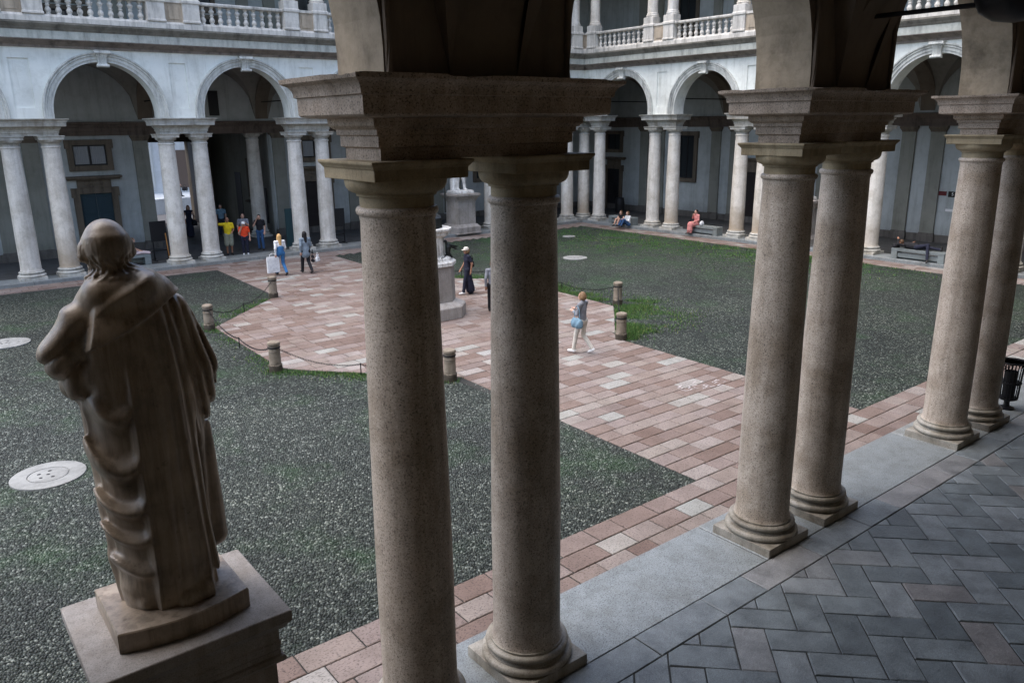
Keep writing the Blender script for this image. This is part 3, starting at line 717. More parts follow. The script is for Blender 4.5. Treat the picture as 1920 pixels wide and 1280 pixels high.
# far and right kerb stones as bright edge slabs under the columns
def kerb_run(parent_loc, rz, U0, U1, m0, m1, name):
    o = tag(empty(name, parent_loc, rz), kind='structure'); L = U1-U0; n = int(L/2.85); 
    for k in range(n):
        a = U0+L*k/n+(.72*m0 if k == 0 else .008); b = U0+L*(k+1)/n-(.72*m1 if k == n-1 else .008)
        link('kerb_slab', MB().rect([((b-a)/2, .60, -.2), ((b-a)/2, .60, .0), ((b-a)/2-.015, .585, .012)], (a+b)/2, .135), 'kerb_granite', o)
kerb_run((0, W, 0), math.pi, -XR, 9, 1, 0, 'kerb'); kerb_run((XR, 0, 0), math.pi/2, 0, W, 1, 1, 'kerb')

def set_tone(me, tone, tint=0):
    for nm, val in (('tone', tone), ('tint', tint)):
        a = me.attributes.new(nm, 'FLOAT', 'FACE'); v = np.full(len(me.polygons), val, dtype=np.float32) if np.isscalar(val) else np.asarray(val, dtype=np.float32)
        a.data.foreach_set('value', v)
def slab_geo(q, ztop, depth=.03, ch=.010, tilt=.0015):
    """q: 4 corners ccw (already inset by the joint); returns verts, faces of a chamfered slab"""
    c = np.mean(q, axis=0); dz = [random.uniform(-tilt, tilt) for _ in range(4)]; h = random.uniform(-.003, .003)
    inner = []
    for p in q:
        d_ = np.array(p)-c; L = np.linalg.norm(d_); inner.append(c+d_*(1-ch*1.41/max(L, .05)))
    jit = lambda p: (p[0]+random.uniform(-.003, .003), p[1]+random.uniform(-.003, .003))
    b = [jit(p) for p in q]
    v = [(p[0], p[1], ztop-depth) for p in b] + [(p[0], p[1], ztop-.009+h) for p in b] + [(p[0], p[1], ztop+h+dz[i]) for i, p in enumerate(inner)]
    f = [(8, 9, 10, 11)] + [(i, (i+1) % 4, 4+(i+1) % 4, 4+i) for i in range(4)] + [(4+i, 4+(i+1) % 4, 8+(i+1) % 4, 8+i) for i in range(4)]
    return v, f
def rand_tone():
    r_ = random.random()
    return random.uniform(.0, .66) if r_ < .80 else (random.uniform(.62, .82) if r_ < .93 else random.uniform(.82, 1))
# near arcade floor: kerb slabs between the pairs, border course, herringbone pavers
kg = tag(empty('near_kerb'), kind='structure')
xs = sorted([x for c in NEAR_PAIRS[1:5] for x in (c-1.19, c+1.19)])
edges = [-4.5] + xs + [24]
for a, b in zip(edges[:-1], edges[1:]):
    v, f = slab_geo([(a+.005, -.475), (b-.005, -.475), (b-.005, .72), (a+.005, .72)], 0.0, .14, .012, .001)
    me = bpy.data.meshes.new('kerb_slab'); me.from_pydata(v, [], f); link('kerb_slab', me, 'kerb_granite', kg)
x = -4.6
bp_ = tag(empty('border_course'), kind='structure')
while x < 23:
    L = random.uniform(.75, 1.35); v, f = slab_geo([(x+.006, -.905), (x+L-.006, -.905), (x+L-.006, -.487), (x+.006, -.487)], 0.0, .03, .010)
    me = bpy.data.meshes.new('border_slab'); me.from_pydata(v, [], f); set_tone(me, random.uniform(.55, 1)); link('border_slab', me, 'dark_paver', bp_); x += L
hb = tag(empty('herringbone_paving'), kind='structure')
PLn, PWd = .775, .3875
c45 = math.cos(math.pi/4)
def hb_world(a, b):   # paver lattice axes at 45 degrees, origin fitted to the photograph
    return (4.03+(a*c45+b*c45), -1.07+(-a*c45+b*c45))
nh = 0
def clip_half(poly, ymax):
    out_ = []
    for i in range(len(poly)):
        p, q = poly[i], poly[(i+1) % len(poly)]
        if p[1] <= ymax: out_.append(p)
        if (p[1] <= ymax) != (q[1] <= ymax):
            t = (ymax-p[1])/(q[1]-p[1]); out_.append((p[0]+t*(q[0]-p[0]), ymax))
    return out_
paver_stuff = MB(); stuff_tone = []
for i in range(-40, 60):
    for j in range(-30, 30):
        # herringbone: unit cell; horizontal brick at (k*w + ..)
        for kind in (0, 1):
            w_ = PWd; ox = (i*w_ + j*2*w_); oy = (-i*w_ + j*2*w_)
            if kind == 0: r_ = (ox, oy, ox+2*w_, oy+w_)
            else: r_ = (ox, oy-2*w_, ox+w_, oy)
            g_ = .007
            q = [hb_world(r_[0]+g_, r_[1]+g_), hb_world(r_[2]-g_, r_[1]+g_), hb_world(r_[2]-g_, r_[3]-g_), hb_world(r_[0]+g_, r_[3]-g_)]
            cx_ = sum(p[0] for p in q)/4; cy_ = sum(p[1] for p in q)/4
            if not (-1.5 < cx_ < 16.5 and -5.9 < cy_ < -.40): continue
            q2 = clip_half(q, -.918)
            if len(q2) < 3: continue
            A = abs(sum(q2[k][0]*q2[(k+1) % len(q2)][1]-q2[(k+1) % len(q2)][0]*q2[k][1] for k in range(len(q2))))/2
            if A < .004: continue
            # visible wedge only: skip what lies left of the frame
            q2 = [(p[0]+random.uniform(-.004, .004), p[1]+(random.uniform(-.004, .004) if p[1] < -.93 else 0)) for p in q2]
            c_ = np.mean(q2, axis=0); h_ = random.uniform(-.0035, .003); n_ = len(q2)
            tilt = (random.uniform(-.004, .004), random.uniform(-.004, .004))
            inn = [c_+(np.array(p)-c_)*(1-.010*1.4/max(.08, np.linalg.norm(np.array(p)-c_))) for p in q2]
            v = [(p[0], p[1], -.03) for p in q2]+[(p[0], p[1], -.010+h_) for p in q2]+[(p[0], p[1], h_+(p[0]-c_[0])*tilt[0]+(p[1]-c_[1])*tilt[1]) for p in inn]
            f = [tuple(range(2*n_, 3*n_))]+[(k, (k+1) % n_, n_+(k+1) % n_, n_+k) for k in range(n_)]+[(n_+k, n_+(k+1) % n_, 2*n_+(k+1) % n_, 2*n_+k) for k in range(n_)]
            tone = random.random()
            dist = math.hypot(cx_-CX, cy_-CY)
            ang = math.degrees(math.atan2(cx_-CX, cy_-CY))
            vis = ang < 74 and dist > 6.2
            if vis and nh < 300:
                me = bpy.data.meshes.new('paver'); me.from_pydata(v, [], f); set_tone(me, tone); link('paver', me, 'dark_paver', hb); nh += 1
            else: paver_stuff.add(v, f); stuff_tone += [tone]*len(f)
me = bpy.data.meshes.new('paver_field'); me.from_pydata(paver_stuff.v, [], paver_stuff.f); set_tone(me, stuff_tone); tag(link('paver_field', me, 'dark_paver', hb), kind='stuff')

# ---- pink slab paving: strips round the court, central path, octagon
def lerp(a, b, t): return a+(b-a)*t
OCT = [(5.95, 9.3), (11.5, 9.2), (14.45, 12.2), (14.75, 18.1), (11.95, 21.2), (6.35, 21.2), (3.2, 18.1), (3.1, 12.7)]
def path_l(y): return lerp(6.0, 6.64, (y-1.9)/26.4)
def path_r(y): return lerp(11.36, 12.13, (y-1.9)/26.4)
def oct_x(y):
    if y < 9.25 or y > 21.2: return None
    xs_ = []
    for k in range(8):
        (xa, ya), (xb, yb) = OCT[k], OCT[(k+1) % 8]
        if (ya <= y < yb) or (yb <= y < ya): xs_.append(xa+(xb-xa)*(y-ya)/(yb-ya))
    return (min(xs_), max(xs_)) if len(xs_) >= 2 else None
def region(y):
    if y < 1.90: return (-5.5, XR-.72)
    if y > W-1.92: return (-5.5, XR-.72)
    l, r_ = path_l(y), path_r(y); o = oct_x(y)
    if o: l, r_ = min(l, o[0]), max(r_, o[1])
    return (l, r_)
slabs = []
ROW = .368
y = .735
rows = []
while y < W-.75:
    h = ROW*random.uniform(.93, 1.07)
    if y < 1.9 < y+h*1.45: h = 1.9-y
    rows.append((y, y+h)); y += h
jl = .0095
for (ya, yb) in rows:
    (l0, r0), (l1, r1) = region(ya+.01), region(yb-.01)
    if ya >= 1.9-.01 and yb <= W-1.9 and abs(l0-l1) > 1.5: l0, r0 = l1, r1
    L = max(r0-l0, r1-l1); t = 0; cuts = [0]
    while t < L-.42:
        t += random.choice([.46, .5, .55, .6, .66, .74]); cuts.append(min(t, L))
    if cuts[-1] < L:
        if L-cuts[-1] < .2: cuts[-1] = L
        else: cuts.append(L)
    for a, b in zip(cuts[:-1], cuts[1:]):
        A0, B0 = max(l0, min(l0, l1)+a), min(r0, min(l0, l1)+b); A1, B1 = max(l1, min(l0, l1)+a), min(r1, min(l0, l1)+b)
        if B0-A0 < .05 and B1-A1 < .05: continue
        if a == 0: A0, A1 = l0, l1
        if b == L: B0, B1 = r0, r1
        B0 = max(B0, A0+.03); B1 = max(B1, A1+.03)
        slabs.append([(A0+jl, ya+jl), (B0-jl, ya+jl), (B1-jl, yb-jl), (A1+jl, yb-jl)])
# right strip along the right wing: rows parallel to y
for k in range(3):
    xa = XR-.735-(k+1)*.385; xb = xa+.385; yy = 1.95
    while yy < W-1.95:
        L = random.choice([.5, .55, .62, .7]); slabs.append([(xa+jl, yy+jl), (xb-jl, yy+jl), (xb-jl, yy+L-jl), (xa+jl, yy+L-jl)]); yy += L
stp = tag(empty('edge_paving'), kind='structure'); cp = tag(empty('central_path'), kind='structure')
strip_s = [s for s in slabs if s[0][1] < 1.89 and s[0][0] < 24]
path_s = [s for s in slabs if not (s[0][1] < 1.89)]
def in_view(s):
    c = np.mean(s, axis=0); d_ = Vector((c[0]-CX, c[1]-CY, GZ-CZ)); z = d_.dot(fw)
    if z < .5: return None
    u_, v_ = 960+FPX*d_.dot(r2)/z, 640-FPX*d_.dot(u2)/z
    return z if (-60 < u_ < 1980 and -20 < v_ < 1330) else None
for group_s, par, lim in ((strip_s, stp, 280), (path_s, cp, 300)):
    vis = sorted([(in_view(s), i) for i, s in enumerate(group_s) if in_view(s)])
    keep = {i for _, i in vis[:lim]}; rest = MB(); rt_, ri_ = [], []
    for i, s in enumerate(group_s):
        v, f = slab_geo(s, GZ); tone, tint = rand_tone(), random.random()**2
        if i in keep:
            me = bpy.data.meshes.new('slab'); me.from_pydata(v, [], f); set_tone(me, tone, tint); link('slab', me, 'pink_slab', par)
        else: rest.add(v, f); rt_ += [tone]*len(f); ri_ += [tint]*len(f)
    me = bpy.data.meshes.new('slab_field'); me.from_pydata(rest.v, [], rest.f); set_tone(me, rt_, ri_); tag(link('slab_field', me, 'pink_slab', par), kind='stuff')
def bed(name, pts, par):
    m = bpy.data.meshes.new(name); m.from_pydata([(x_, y_, -.1475) for x_, y_ in pts], [], [tuple(range(len(pts)))]); link(name, m, 'joint', par)
bed('bed', [(-5.5, .70), (XR-.7, .70), (XR-.7, 1.895), (-5.5, 1.895)], stp)
poly = [(path_l(1.9), 1.899), (path_r(1.9), 1.899)] + OCT[1:5] + [(path_r(28.3), W-1.93), (path_l(28.3), W-1.93)] + OCT[5:] + [OCT[0]]
bed('bed', poly, cp)
bed('bed', [(-5.5, W-1.925), (XR-.7, W-1.925), (XR-.7, W-.7), (-5.5, W-.7)], cp)
bed('bed', [(XR-1.89, 1.9), (XR-.7, 1.9), (XR-.7, W-1.93), (XR-1.89, W-1.93)], stp)
# chalk scribble on the path
ch = MB()
for k in range(34):
    a = random.gauss(9.95, .38); b = 5.05+.0*a+random.gauss(0, .16)+(a-9.95)*-.25; L = random.uniform(.03, .16); an = random.uniform(-.9, .4)
    ch.add([(a, b, GZ+.0065), (a+L*math.cos(an), b+L*math.sin(an), GZ+.0065), (a+L*math.cos(an)-.02, b+L*math.sin(an)+.03, GZ+.0065), (a-.02, b+.025, GZ+.0065)], [(0, 1, 2, 3)])
tag(link('chalk_mark', ch, 'chalk'), 'white chalk scribble on the pink path slabs', 'chalk mark')

# ---- pebbles (real stones where they can be told apart)
def paved(xx, yy):
    m = (yy < 1.9)
    pl = 6.0+(yy-1.9)*.64/26.4; pr_ = 11.36+(yy-1.9)*.77/26.4
    m |= (xx > pl) & (xx < pr_)
    pts = np.array(OCT); ins = np.ones_like(xx, bool)
    for k in range(8):
        (xa, ya), (xb, yb) = pts[k], pts[(k+1) % 8]
        ins &= ((xb-xa)*(yy-ya)-(yb-ya)*(xx-xa)) > 0
    return m | ins
MANH = [(-2.62, 9.32, .60), (-2.0, 20.2, .60), (20.1, 20.2, .55), (24.6, 25.55, .35)]
def pebbles():
    sp = .0445
    gx, gy = np.meshgrid(np.arange(-4.5, 19, sp), np.arange(1.9, 17.5, sp*.86))
    gx[::2] += sp/2
    x = gx.ravel()+rng.uniform(-.0155, .0155, gx.size); y = gy.ravel()+rng.uniform(-.0145, .0145, gx.size)
    dx, dy = x-CX, y-CY
    zc = dx*fw.x+dy*fw.y+(GZ-CZ)*fw.z
    u = 960+FPX*(dx*r2.x+dy*r2.y+(GZ-CZ)*r2.z)/zc; v = 640-FPX*(dx*u2.x+dy*u2.y+(GZ-CZ)*u2.z)/zc
    k = (~paved(x, y)) & (u > -420) & (u < 2150) & (v < 1480) & (zc < 19.0)
    for mx, my, mr in MANH: k &= ((x-mx)**2+(y-my)**2) > (mr+.02)**2
    # ragged far limit so that stones thin out into the textured ground
    k &= zc < 16.5+2.5*rng.random(x.size)
    x, y = x[k], y[k]; n = len(x)
    a = rng.uniform(.018, .0275, n); b = a*rng.uniform(.55, .85, n); h = rng.uniform(.013, .022, n); th = rng.uniform(0, math.pi, n)
    nr = 6; ang = np.arange(nr)*2*math.pi/nr
    V = np.zeros((n, 2*nr+1, 3), np.float32)
    for ri, (rs, hz) in enumerate(((1.0, 0.0), (.72, .72))):
        for q in range(nr):
            jx = rng.uniform(.88, 1.1, n)
            ex = a*rs*math.cos(ang[q])*jx; ey = b*rs*math.sin(ang[q])*jx
            V[:, ri*nr+q, 0] = x+ex*np.cos(th)-ey*np.sin(th); V[:, ri*nr+q, 1] = y+ex*np.sin(th)+ey*np.cos(th); V[:, ri*nr+q, 2] = -.149+h*hz
    V[:, -1, 0] = x; V[:, -1, 1] = y; V[:, -1, 2] = -.149+h
    F = []
    for q in range(nr):
        q2 = (q+1) % nr; F += [(q, q2, nr+q2), (q, nr+q2, nr+q), (nr+q, nr+q2, 2*nr)]
    F = np.array(F, np.int32); F = (F[None]+(np.arange(n)*(2*nr+1))[:, None, None]).reshape(-1, 3)
    me = bpy.data.meshes.new('pebbles'); me.vertices.add(n*(2*nr+1)); me.vertices.foreach_set('co', V.ravel())
    me.loops.add(F.size); me.loops.foreach_set('vertex_index', F.ravel()); me.polygons.add(len(F)); me.polygons.foreach_set('loop_start', np.arange(0, F.size, 3, dtype=np.int32))
    me.update(); me.shade_smooth()
    return tag(link('pebbles', me, 'pebble'), 'small rounded grey river pebbles set in the courtyard ground', 'pebbles', kind='stuff')
pebbles()
def sstep(a, b, x): t = np.clip((x-a)/(b-a), 0, 1); return t*t*(3-2*t)
# ---- grass: tufts along the octagon and in the far right of the court
def grass():
    px, py, hh = [], [], []
    def seg(p, q, n, spread, h):
        t = rng.random(n); nx, ny = (q[1]-p[1]), -(q[0]-p[0]); L = math.hypot(nx, ny); d_ = np.abs(rng.normal(0, spread, n))+.015
        px.extend(p[0]+(q[0]-p[0])*t+nx/L*d_); py.extend(p[1]+(q[1]-p[1])*t+ny/L*d_); hh.extend(np.full(n, h)*rng.uniform(.5, 1.2, n))
    for k, (n, sp_, h) in {7: (3600, .24, .065), 6: (1500, .24, .06), 5: (2600, .30, .075), 1: (5200, .42, .10), 2: (6500, .55, .10), 3: (3000, .35, .08)}.items(): seg(OCT[k], OCT[(k+1) % 8], n, sp_, h)
    seg((6.0, 9.3), (6.0, 1.9), 900, .05, .04) if False else None
    def blob(cx, cy, sx, sy, n, h):
        px.extend(rng.normal(cx, sx, n)); py.extend(rng.normal(cy, sy, n)); hh.extend(np.full(n, h)*rng.uniform(.5, 1.2, n))
    blob(12.6, 9.7, .55, .5, 4200, .09); blob(14.2, 10.3, .9, .7, 4200, .07); blob(15.2, 12.0, .45, .6, 3800, .10)
    blob(27.3, 18.5, 1.0, 3.4, 3600, .07); blob(27.6, 13.2, .8, 2.0, 5000, .10); blob(26.0, 22.5, 1.6, 2.6, 4500, .07); blob(22, 24, 3.5, 2.5, 4200, .05); blob(26.5, 14.0, 1.6, 2.0, 3500, .07)
    for (x_, y_) in BOLL: blob(x_, y_, .17, .17, 260, .09)
    x_, y_, h_ = map(np.array, (px, py, hh)); pat = np.sin(x_*2.3+1.7*np.sin(y_*1.1))+np.sin(y_*2.9+1.3*np.sin(x_*1.9))+.8*np.sin(x_*6.1+y_*4.7)
    k = (~paved(x_, y_)) & (rng.random(len(x_)) < sstep(-1.6, 1.2, pat)) & (x_ < XR-1.86) & (y_ < W-1.9); x_, y_, h_ = x_[k], y_[k], h_[k]; n = len(x_)
    an = rng.uniform(0, 2*math.pi, n); wd = rng.uniform(.004, .009, n)*np.where(x_ > 17, 2.2, 1.25); ln = rng.uniform(.1, .7, n)*h_; la = rng.uniform(0, 2*math.pi, n)
    V = np.zeros((n, 3, 3), np.float32)
    V[:, 0] = np.stack([x_-wd*np.cos(an), y_-wd*np.sin(an), np.full(n, -.148)], 1); V[:, 1] = np.stack([x_+wd*np.cos(an), y_+wd*np.sin(an), np.full(n, -.148)], 1)
    V[:, 2] = np.stack([x_+ln*np.cos(la), y_+ln*np.sin(la), -.148+h_], 1)
    me = bpy.data.meshes.new('grass'); me.from_pydata(V.reshape(-1, 3).tolist(), [], np.arange(n*3).reshape(-1, 3).tolist())
    return tag(link('grass', me, 'grass'), 'short green grass growing through the pebbles along the paving edges', 'grass', kind='stuff')
BOLL = [(6.31, 21.14), (3.02, 17.98), (2.92, 12.63), (5.86, 9.2), (11.62, 9.12), (14.73, 12.29), (15.0, 18.2), (12.05, 21.3)]
grass()

# ---- round stone covers in the court
for (mx, my, mr), lab, big in zip(MANH, ('pale round stone drain cover with holes beside the robed statue', 'round stone drain cover at the far left edge of the courtyard',
                                  'pale round stone drain cover in the grassy right half of the courtyard', 'small stone drain cover near the far corner of the courtyard'), (1, 1, 1, 0)):
    o = tag(empty('drain_cover', (mx, my, 0)), lab, 'drain cover', 'round stone drain covers')
    link('rim', MB().lathe([(mr, -.16), (mr, -.122), (mr-.01, -.116), (mr*.56, -.116), (mr*.55, -.135)], 48).mesh('rim', 40), 'cover_stone', o)
    link('lid', MB().lathe([(mr*.525, -.16), (mr*.525, -.119), (mr*.51, -.114), (.02, -.114)], 40).mesh('lid', 40), 'cover_stone', o)
    if big:
        for k in range(5):
            a = 1.2566*k; rr = .16 if k else 0
            link('hole', MB().lathe([(.032, -.1138), (.032, -.1128), (.004, -.1126)], 12, rr*math.cos(a), rr*math.sin(a)), 'black_board', o)

# ------------------------------------------------------------------ bollards and chains
def bollard_mesh():
    return MB().lathe([(.165, -.16), (.165, .16), (.15, .175), (.146, .2), (.14, .50), (.148, .505), (.148, .535), (.140, .54), (.137, .66), (.15, .668), (.158, .69), (.158, .715), (.145, .745), (.10, .765), (.02, .772)], 28).mesh('shaft', 35)
BM = bollard_mesh()
def boll_mat(n, b, col):
    v = coords(n, True); g = noise(n, v, 7, 5, .65); sp = noise(n, v, 90, 2)
    sep = N(n, 'ShaderNodeSeparateXYZ'); n.links.new(v, sep.inputs[0])
    damp = ramp(n, math_n(n, 'ADD', sep.outputs[2], math_n(n, 'MULTIPLY', g, .25)), [(.12, (.16, .16, .15)), (.22, (1, 1, 1))])
    c = mix(n, .6, col, ramp(n, g, [(.35, (.45, .42, .38)), (.6, (1.05, 1.05, 1.05))]), 'MULTIPLY'); c = mix(n, .85, c, damp, 'MULTIPLY')
    n.links.new(c, b.inputs['Base Color']); bump(n, b, sp, .2, .004)
mat('bollard_stone', (.225, .19, .15), .8, boll_mat)
BL = ['granite bollard on the far left corner of the octagon paving near the walking women', 'leftmost granite bollard just right of the robed statue', 'granite bollard between two hanging chains at the near left of the octagon',
      'granite bollard seen between the two nearest columns', 'granite bollard standing in green grass right of the woman in white trousers', 'granite bollard in the grass just behind another bollard on the right',
      'granite bollard at the far right corner of the octagon behind the nearest columns', 'granite bollard on the far side of the octagon behind the nearest column']
for (x_, y_), lab in zip(BOLL, BL):
    o = tag(empty('bollard', (x_, y_, GZ)), lab, 'bollard', 'bollards round the octagon')
    link('shaft', BM, 'bollard_stone', o, rz=random.random()*6); link('ring', MB().lathe([(.150, .595), (.156, .6), (.156, .625), (.150, .63)], 24), 'iron', o)
def link_mesh():
    m = MB(); n = 12; pts = []
    for k in range(n):
        a = 2*math.pi*k/n; pts.append((.042*math.cos(a), .020*math.sin(a)))
    polys = []
    for k in range(n):
        p = Vector((*pts[k], 0)); t = (Vector((*pts[(k+1) % n], 0))-Vector((*pts[k-1], 0))).normalized(); nn = Vector((t.y, -t.x, 0))
        polys.append([tuple(p+nn*.0065*math.cos(q)+Vector((0, 0, .0065*math.sin(q)))) for q in (0, 1.57, 3.14, 4.71)])
    vs = [v for q in polys for v in q]; fs = []
    for k in range(n):
        for q in range(4): fs.append((k*4+q, k*4+(q+1) % 4, ((k+1) % n)*4+(q+1) % 4, ((k+1) % n)*4+q))
    return vs, fs
LV, LF = link_mesh()
def chain(i, j, lab, stake=True, sag=.30):
    a = Vector((*BOLL[i], GZ+.56)); b = Vector((*BOLL[j], GZ+.56)); d_ = (b-a).normalized(); a = a+d_*.15; b = b-d_*.15
    mid = (a+b)/2; mid.z = GZ+.27
    o = tag(empty('chain', tuple(a)), lab, 'chain', 'iron chains between the bollards')
    m = MB(); L = 0
    def run(p, q, s):
        n = max(6, int((q-p).length/.068)); prev = None
        for k in range(n):
            t = (k+.5)/n; c = p.lerp(q, t); c.z -= s*4*t*(1-t); t2 = t+.01; c2 = p.lerp(q, t2); c2.z -= s*4*t2*(1-t2)
            x_ = (c2-c).normalized(); y_ = x_.cross(Vector((0, 0, 1))).normalized(); z_ = x_.cross(y_)
            if k % 2: y_, z_ = z_, -y_
            y_, z_ = (y_+z_*.5).normalized(), (z_-y_*.5).normalized()
            M = Matrix((x_, y_, z_)).transposed()
            m.add([tuple(M @ Vector(v)+c-a) for v in LV], LF)
    run(a, mid, sag*.55); run(mid, b, sag*.55)
    link('links', m.mesh('links', 60), 'iron', o)
    s = mid-a
    link('stake', MB().tube([(s.x, s.y, GZ-a.z-.03), (s.x, s.y, s.z-.02), (s.x, s.y, s.z+.03)], [.014, .014, .02], 8), 'iron', o)
chain(0, 1, 'iron chain over grass between the two leftmost bollards'); chain(1, 2, 'iron chain along the left edge of the octagon just right of the statue')
chain(2, 3, 'iron chain sagging across the near edge of the octagon behind the nearest column'); chain(4, 5, 'iron chain at the right edge of the octagon between the two grassy bollards')
chain(5, 6, 'iron chain on the far right edge of the octagon beyond the walking woman'); chain(6, 7, 'iron chain at the back of the octagon behind the woman in the long dark dress')

# ------------------------------------------------------------------ signed-distance sculpting (statues and people)
def nets(F, lo, h):
    nx, ny, nz = F.shape; Sg = F < 0
    cs = [(i, j, k) for i in (0, 1) for j in (0, 1) for k in (0, 1)]
    cnt = sum(Sg[i:nx-1+i, j:ny-1+j, k:nz-1+k].astype(np.int8) for i, j, k in cs)
    mx = (cnt > 0) & (cnt < 8); ids = np.argwhere(mx); idx = np.full(mx.shape, -1, np.int64); idx[mx] = np.arange(len(ids))
    acc = np.zeros((len(ids), 3)); num = np.zeros(len(ids))
    for a in cs:
        for ax in range(3):
            if a[ax]: continue
            b = list(a); b[ax] = 1
            fa = F[ids[:, 0]+a[0], ids[:, 1]+a[1], ids[:, 2]+a[2]]; fb = F[ids[:, 0]+b[0], ids[:, 1]+b[1], ids[:, 2]+b[2]]
            c = (fa < 0) != (fb < 0); t = np.where(c, fa/np.where(c, fa-fb, 1), 0)
            p = np.tile(np.array(a, float), (len(ids), 1)); p[:, ax] += t
            acc[c] += p[c]; num[c] += 1
    V = (ids+acc/num[:, None])*h+np.array(lo)
    Q = []
    for ax in range(3):
        o1, o2 = [(1, 2), (2, 0), (0, 1)][ax]
        sl0 = [slice(1, -1)]*3; sl0[ax] = slice(0, -1); sl1 = list(sl0); sl1[ax] = slice(1, None)
        A, B = Sg[tuple(sl0)], Sg[tuple(sl1)]
        for flip, c in ((False, A & ~B), (True, ~A & B)):
            e = np.argwhere(c); 
            if not len(e): continue
            off = np.array([1, 1, 1]); off[ax] = 0; e = e+off
            def cell(d1, d2):
                q = e.copy(); q[:, o1] -= d1; q[:, o2] -= d2; return idx[q[:, 0], q[:, 1], q[:, 2]]
            q = np.stack([cell(1, 1), cell(0, 1), cell(0, 0), cell(1, 0)], 1)
            Q.append(q[:, ::-1] if flip else q)
    return V, np.concatenate(Q)
def smin(a, b, k):
    h = np.maximum(k-np.abs(a-b), 0)/k; return np.minimum(a, b)-h*h*(k*np.float32(.25))
def prim_d(pr, X):
    x, y, z = X[..., 0], X[..., 1], X[..., 2]
    if pr[0] == 'c':
        _, a, b, ra, rb, _m, sy = pr; a = [float(q) for q in a]; b = [float(q) for q in b]
        px, py, pz = x-a[0], (y-a[1])/sy, z-a[2]; bx, by, bz = b[0]-a[0], (b[1]-a[1])/sy, b[2]-a[2]
        tt = np.clip((px*bx+py*by+pz*bz)*(1/max(1e-9, bx*bx+by*by+bz*bz)), 0, 1)
        return (np.sqrt((px-tt*bx)**2+(py-tt*by)**2+(pz-tt*bz)**2)-(ra+(rb-ra)*tt))*min(1, (sy+1)/2)
    _, c, r, _m = pr
    qx, qy, qz = (x-float(c[0]))/r[0], (y-float(c[1]))/r[1], (z-float(c[2]))/r[2]
    k0 = np.sqrt(qx*qx+qy*qy+qz*qz); k1 = np.sqrt((qx/r[0])**2+(qy/r[1])**2+(qz/r[2])**2)
    return k0*(k0-1)/np.maximum(k1, 1e-6)
def C_(a, b, ra, rb, m, sy=1): return ('c', a, b, ra, rb, m, sy)
def E_(c, r, m): return ('e', c, r, m)
def sculpt(name, prims, voxel, mats, k=.03, disp=None):
    lo = np.full(3, 9e9); hi = -lo
    for p in prims:
        if p[0] == 'c': pts = [(p[1], p[3]), (p[2], p[4])]
        else: pts = [(p[1], max(p[2]))]
        for q, r_ in pts: lo = np.minimum(lo, np.array(q)-r_); hi = np.maximum(hi, np.array(q)+r_)
    lo -= 3*voxel+(.1 if disp else 0); hi += 3*voxel+(.1 if disp else 0)
    n = np.ceil((hi-lo)/voxel).astype(int)+1
    ax = [(lo[i]+np.arange(n[i])*voxel).astype(np.float32) for i in range(3)]
    X = np.stack(np.meshgrid(*ax, indexing='ij'), -1); D = None
    for p in prims:
        d_ = prim_d(p, X).astype(np.float32); D = d_ if D is None else smin(D, d_, np.float32(k))
    if disp:      # only the shell near the surface needs the fine shaping
        band = np.abs(D) < .14; D[band] = disp(D[band], X[band])
    V, Q = nets(D, lo, voxel)
    me = bpy.data.meshes.new(name); me.from_pydata(V.tolist(), [], Q.tolist())
    for m_ in mats: me.materials.append(MATS[m_])
    if len(mats) > 1:
        fc = V[Q].mean(1); ds = np.stack([prim_d(p, fc) for p in prims], 0); mi = np.array([p[5] if p[0] == 'c' else p[3] for p in prims])
        me.polygons.foreach_set('material_index', mi[np.argmin(ds, 0)].astype(np.int32))
    me.shade_smooth(); me.update(); return me

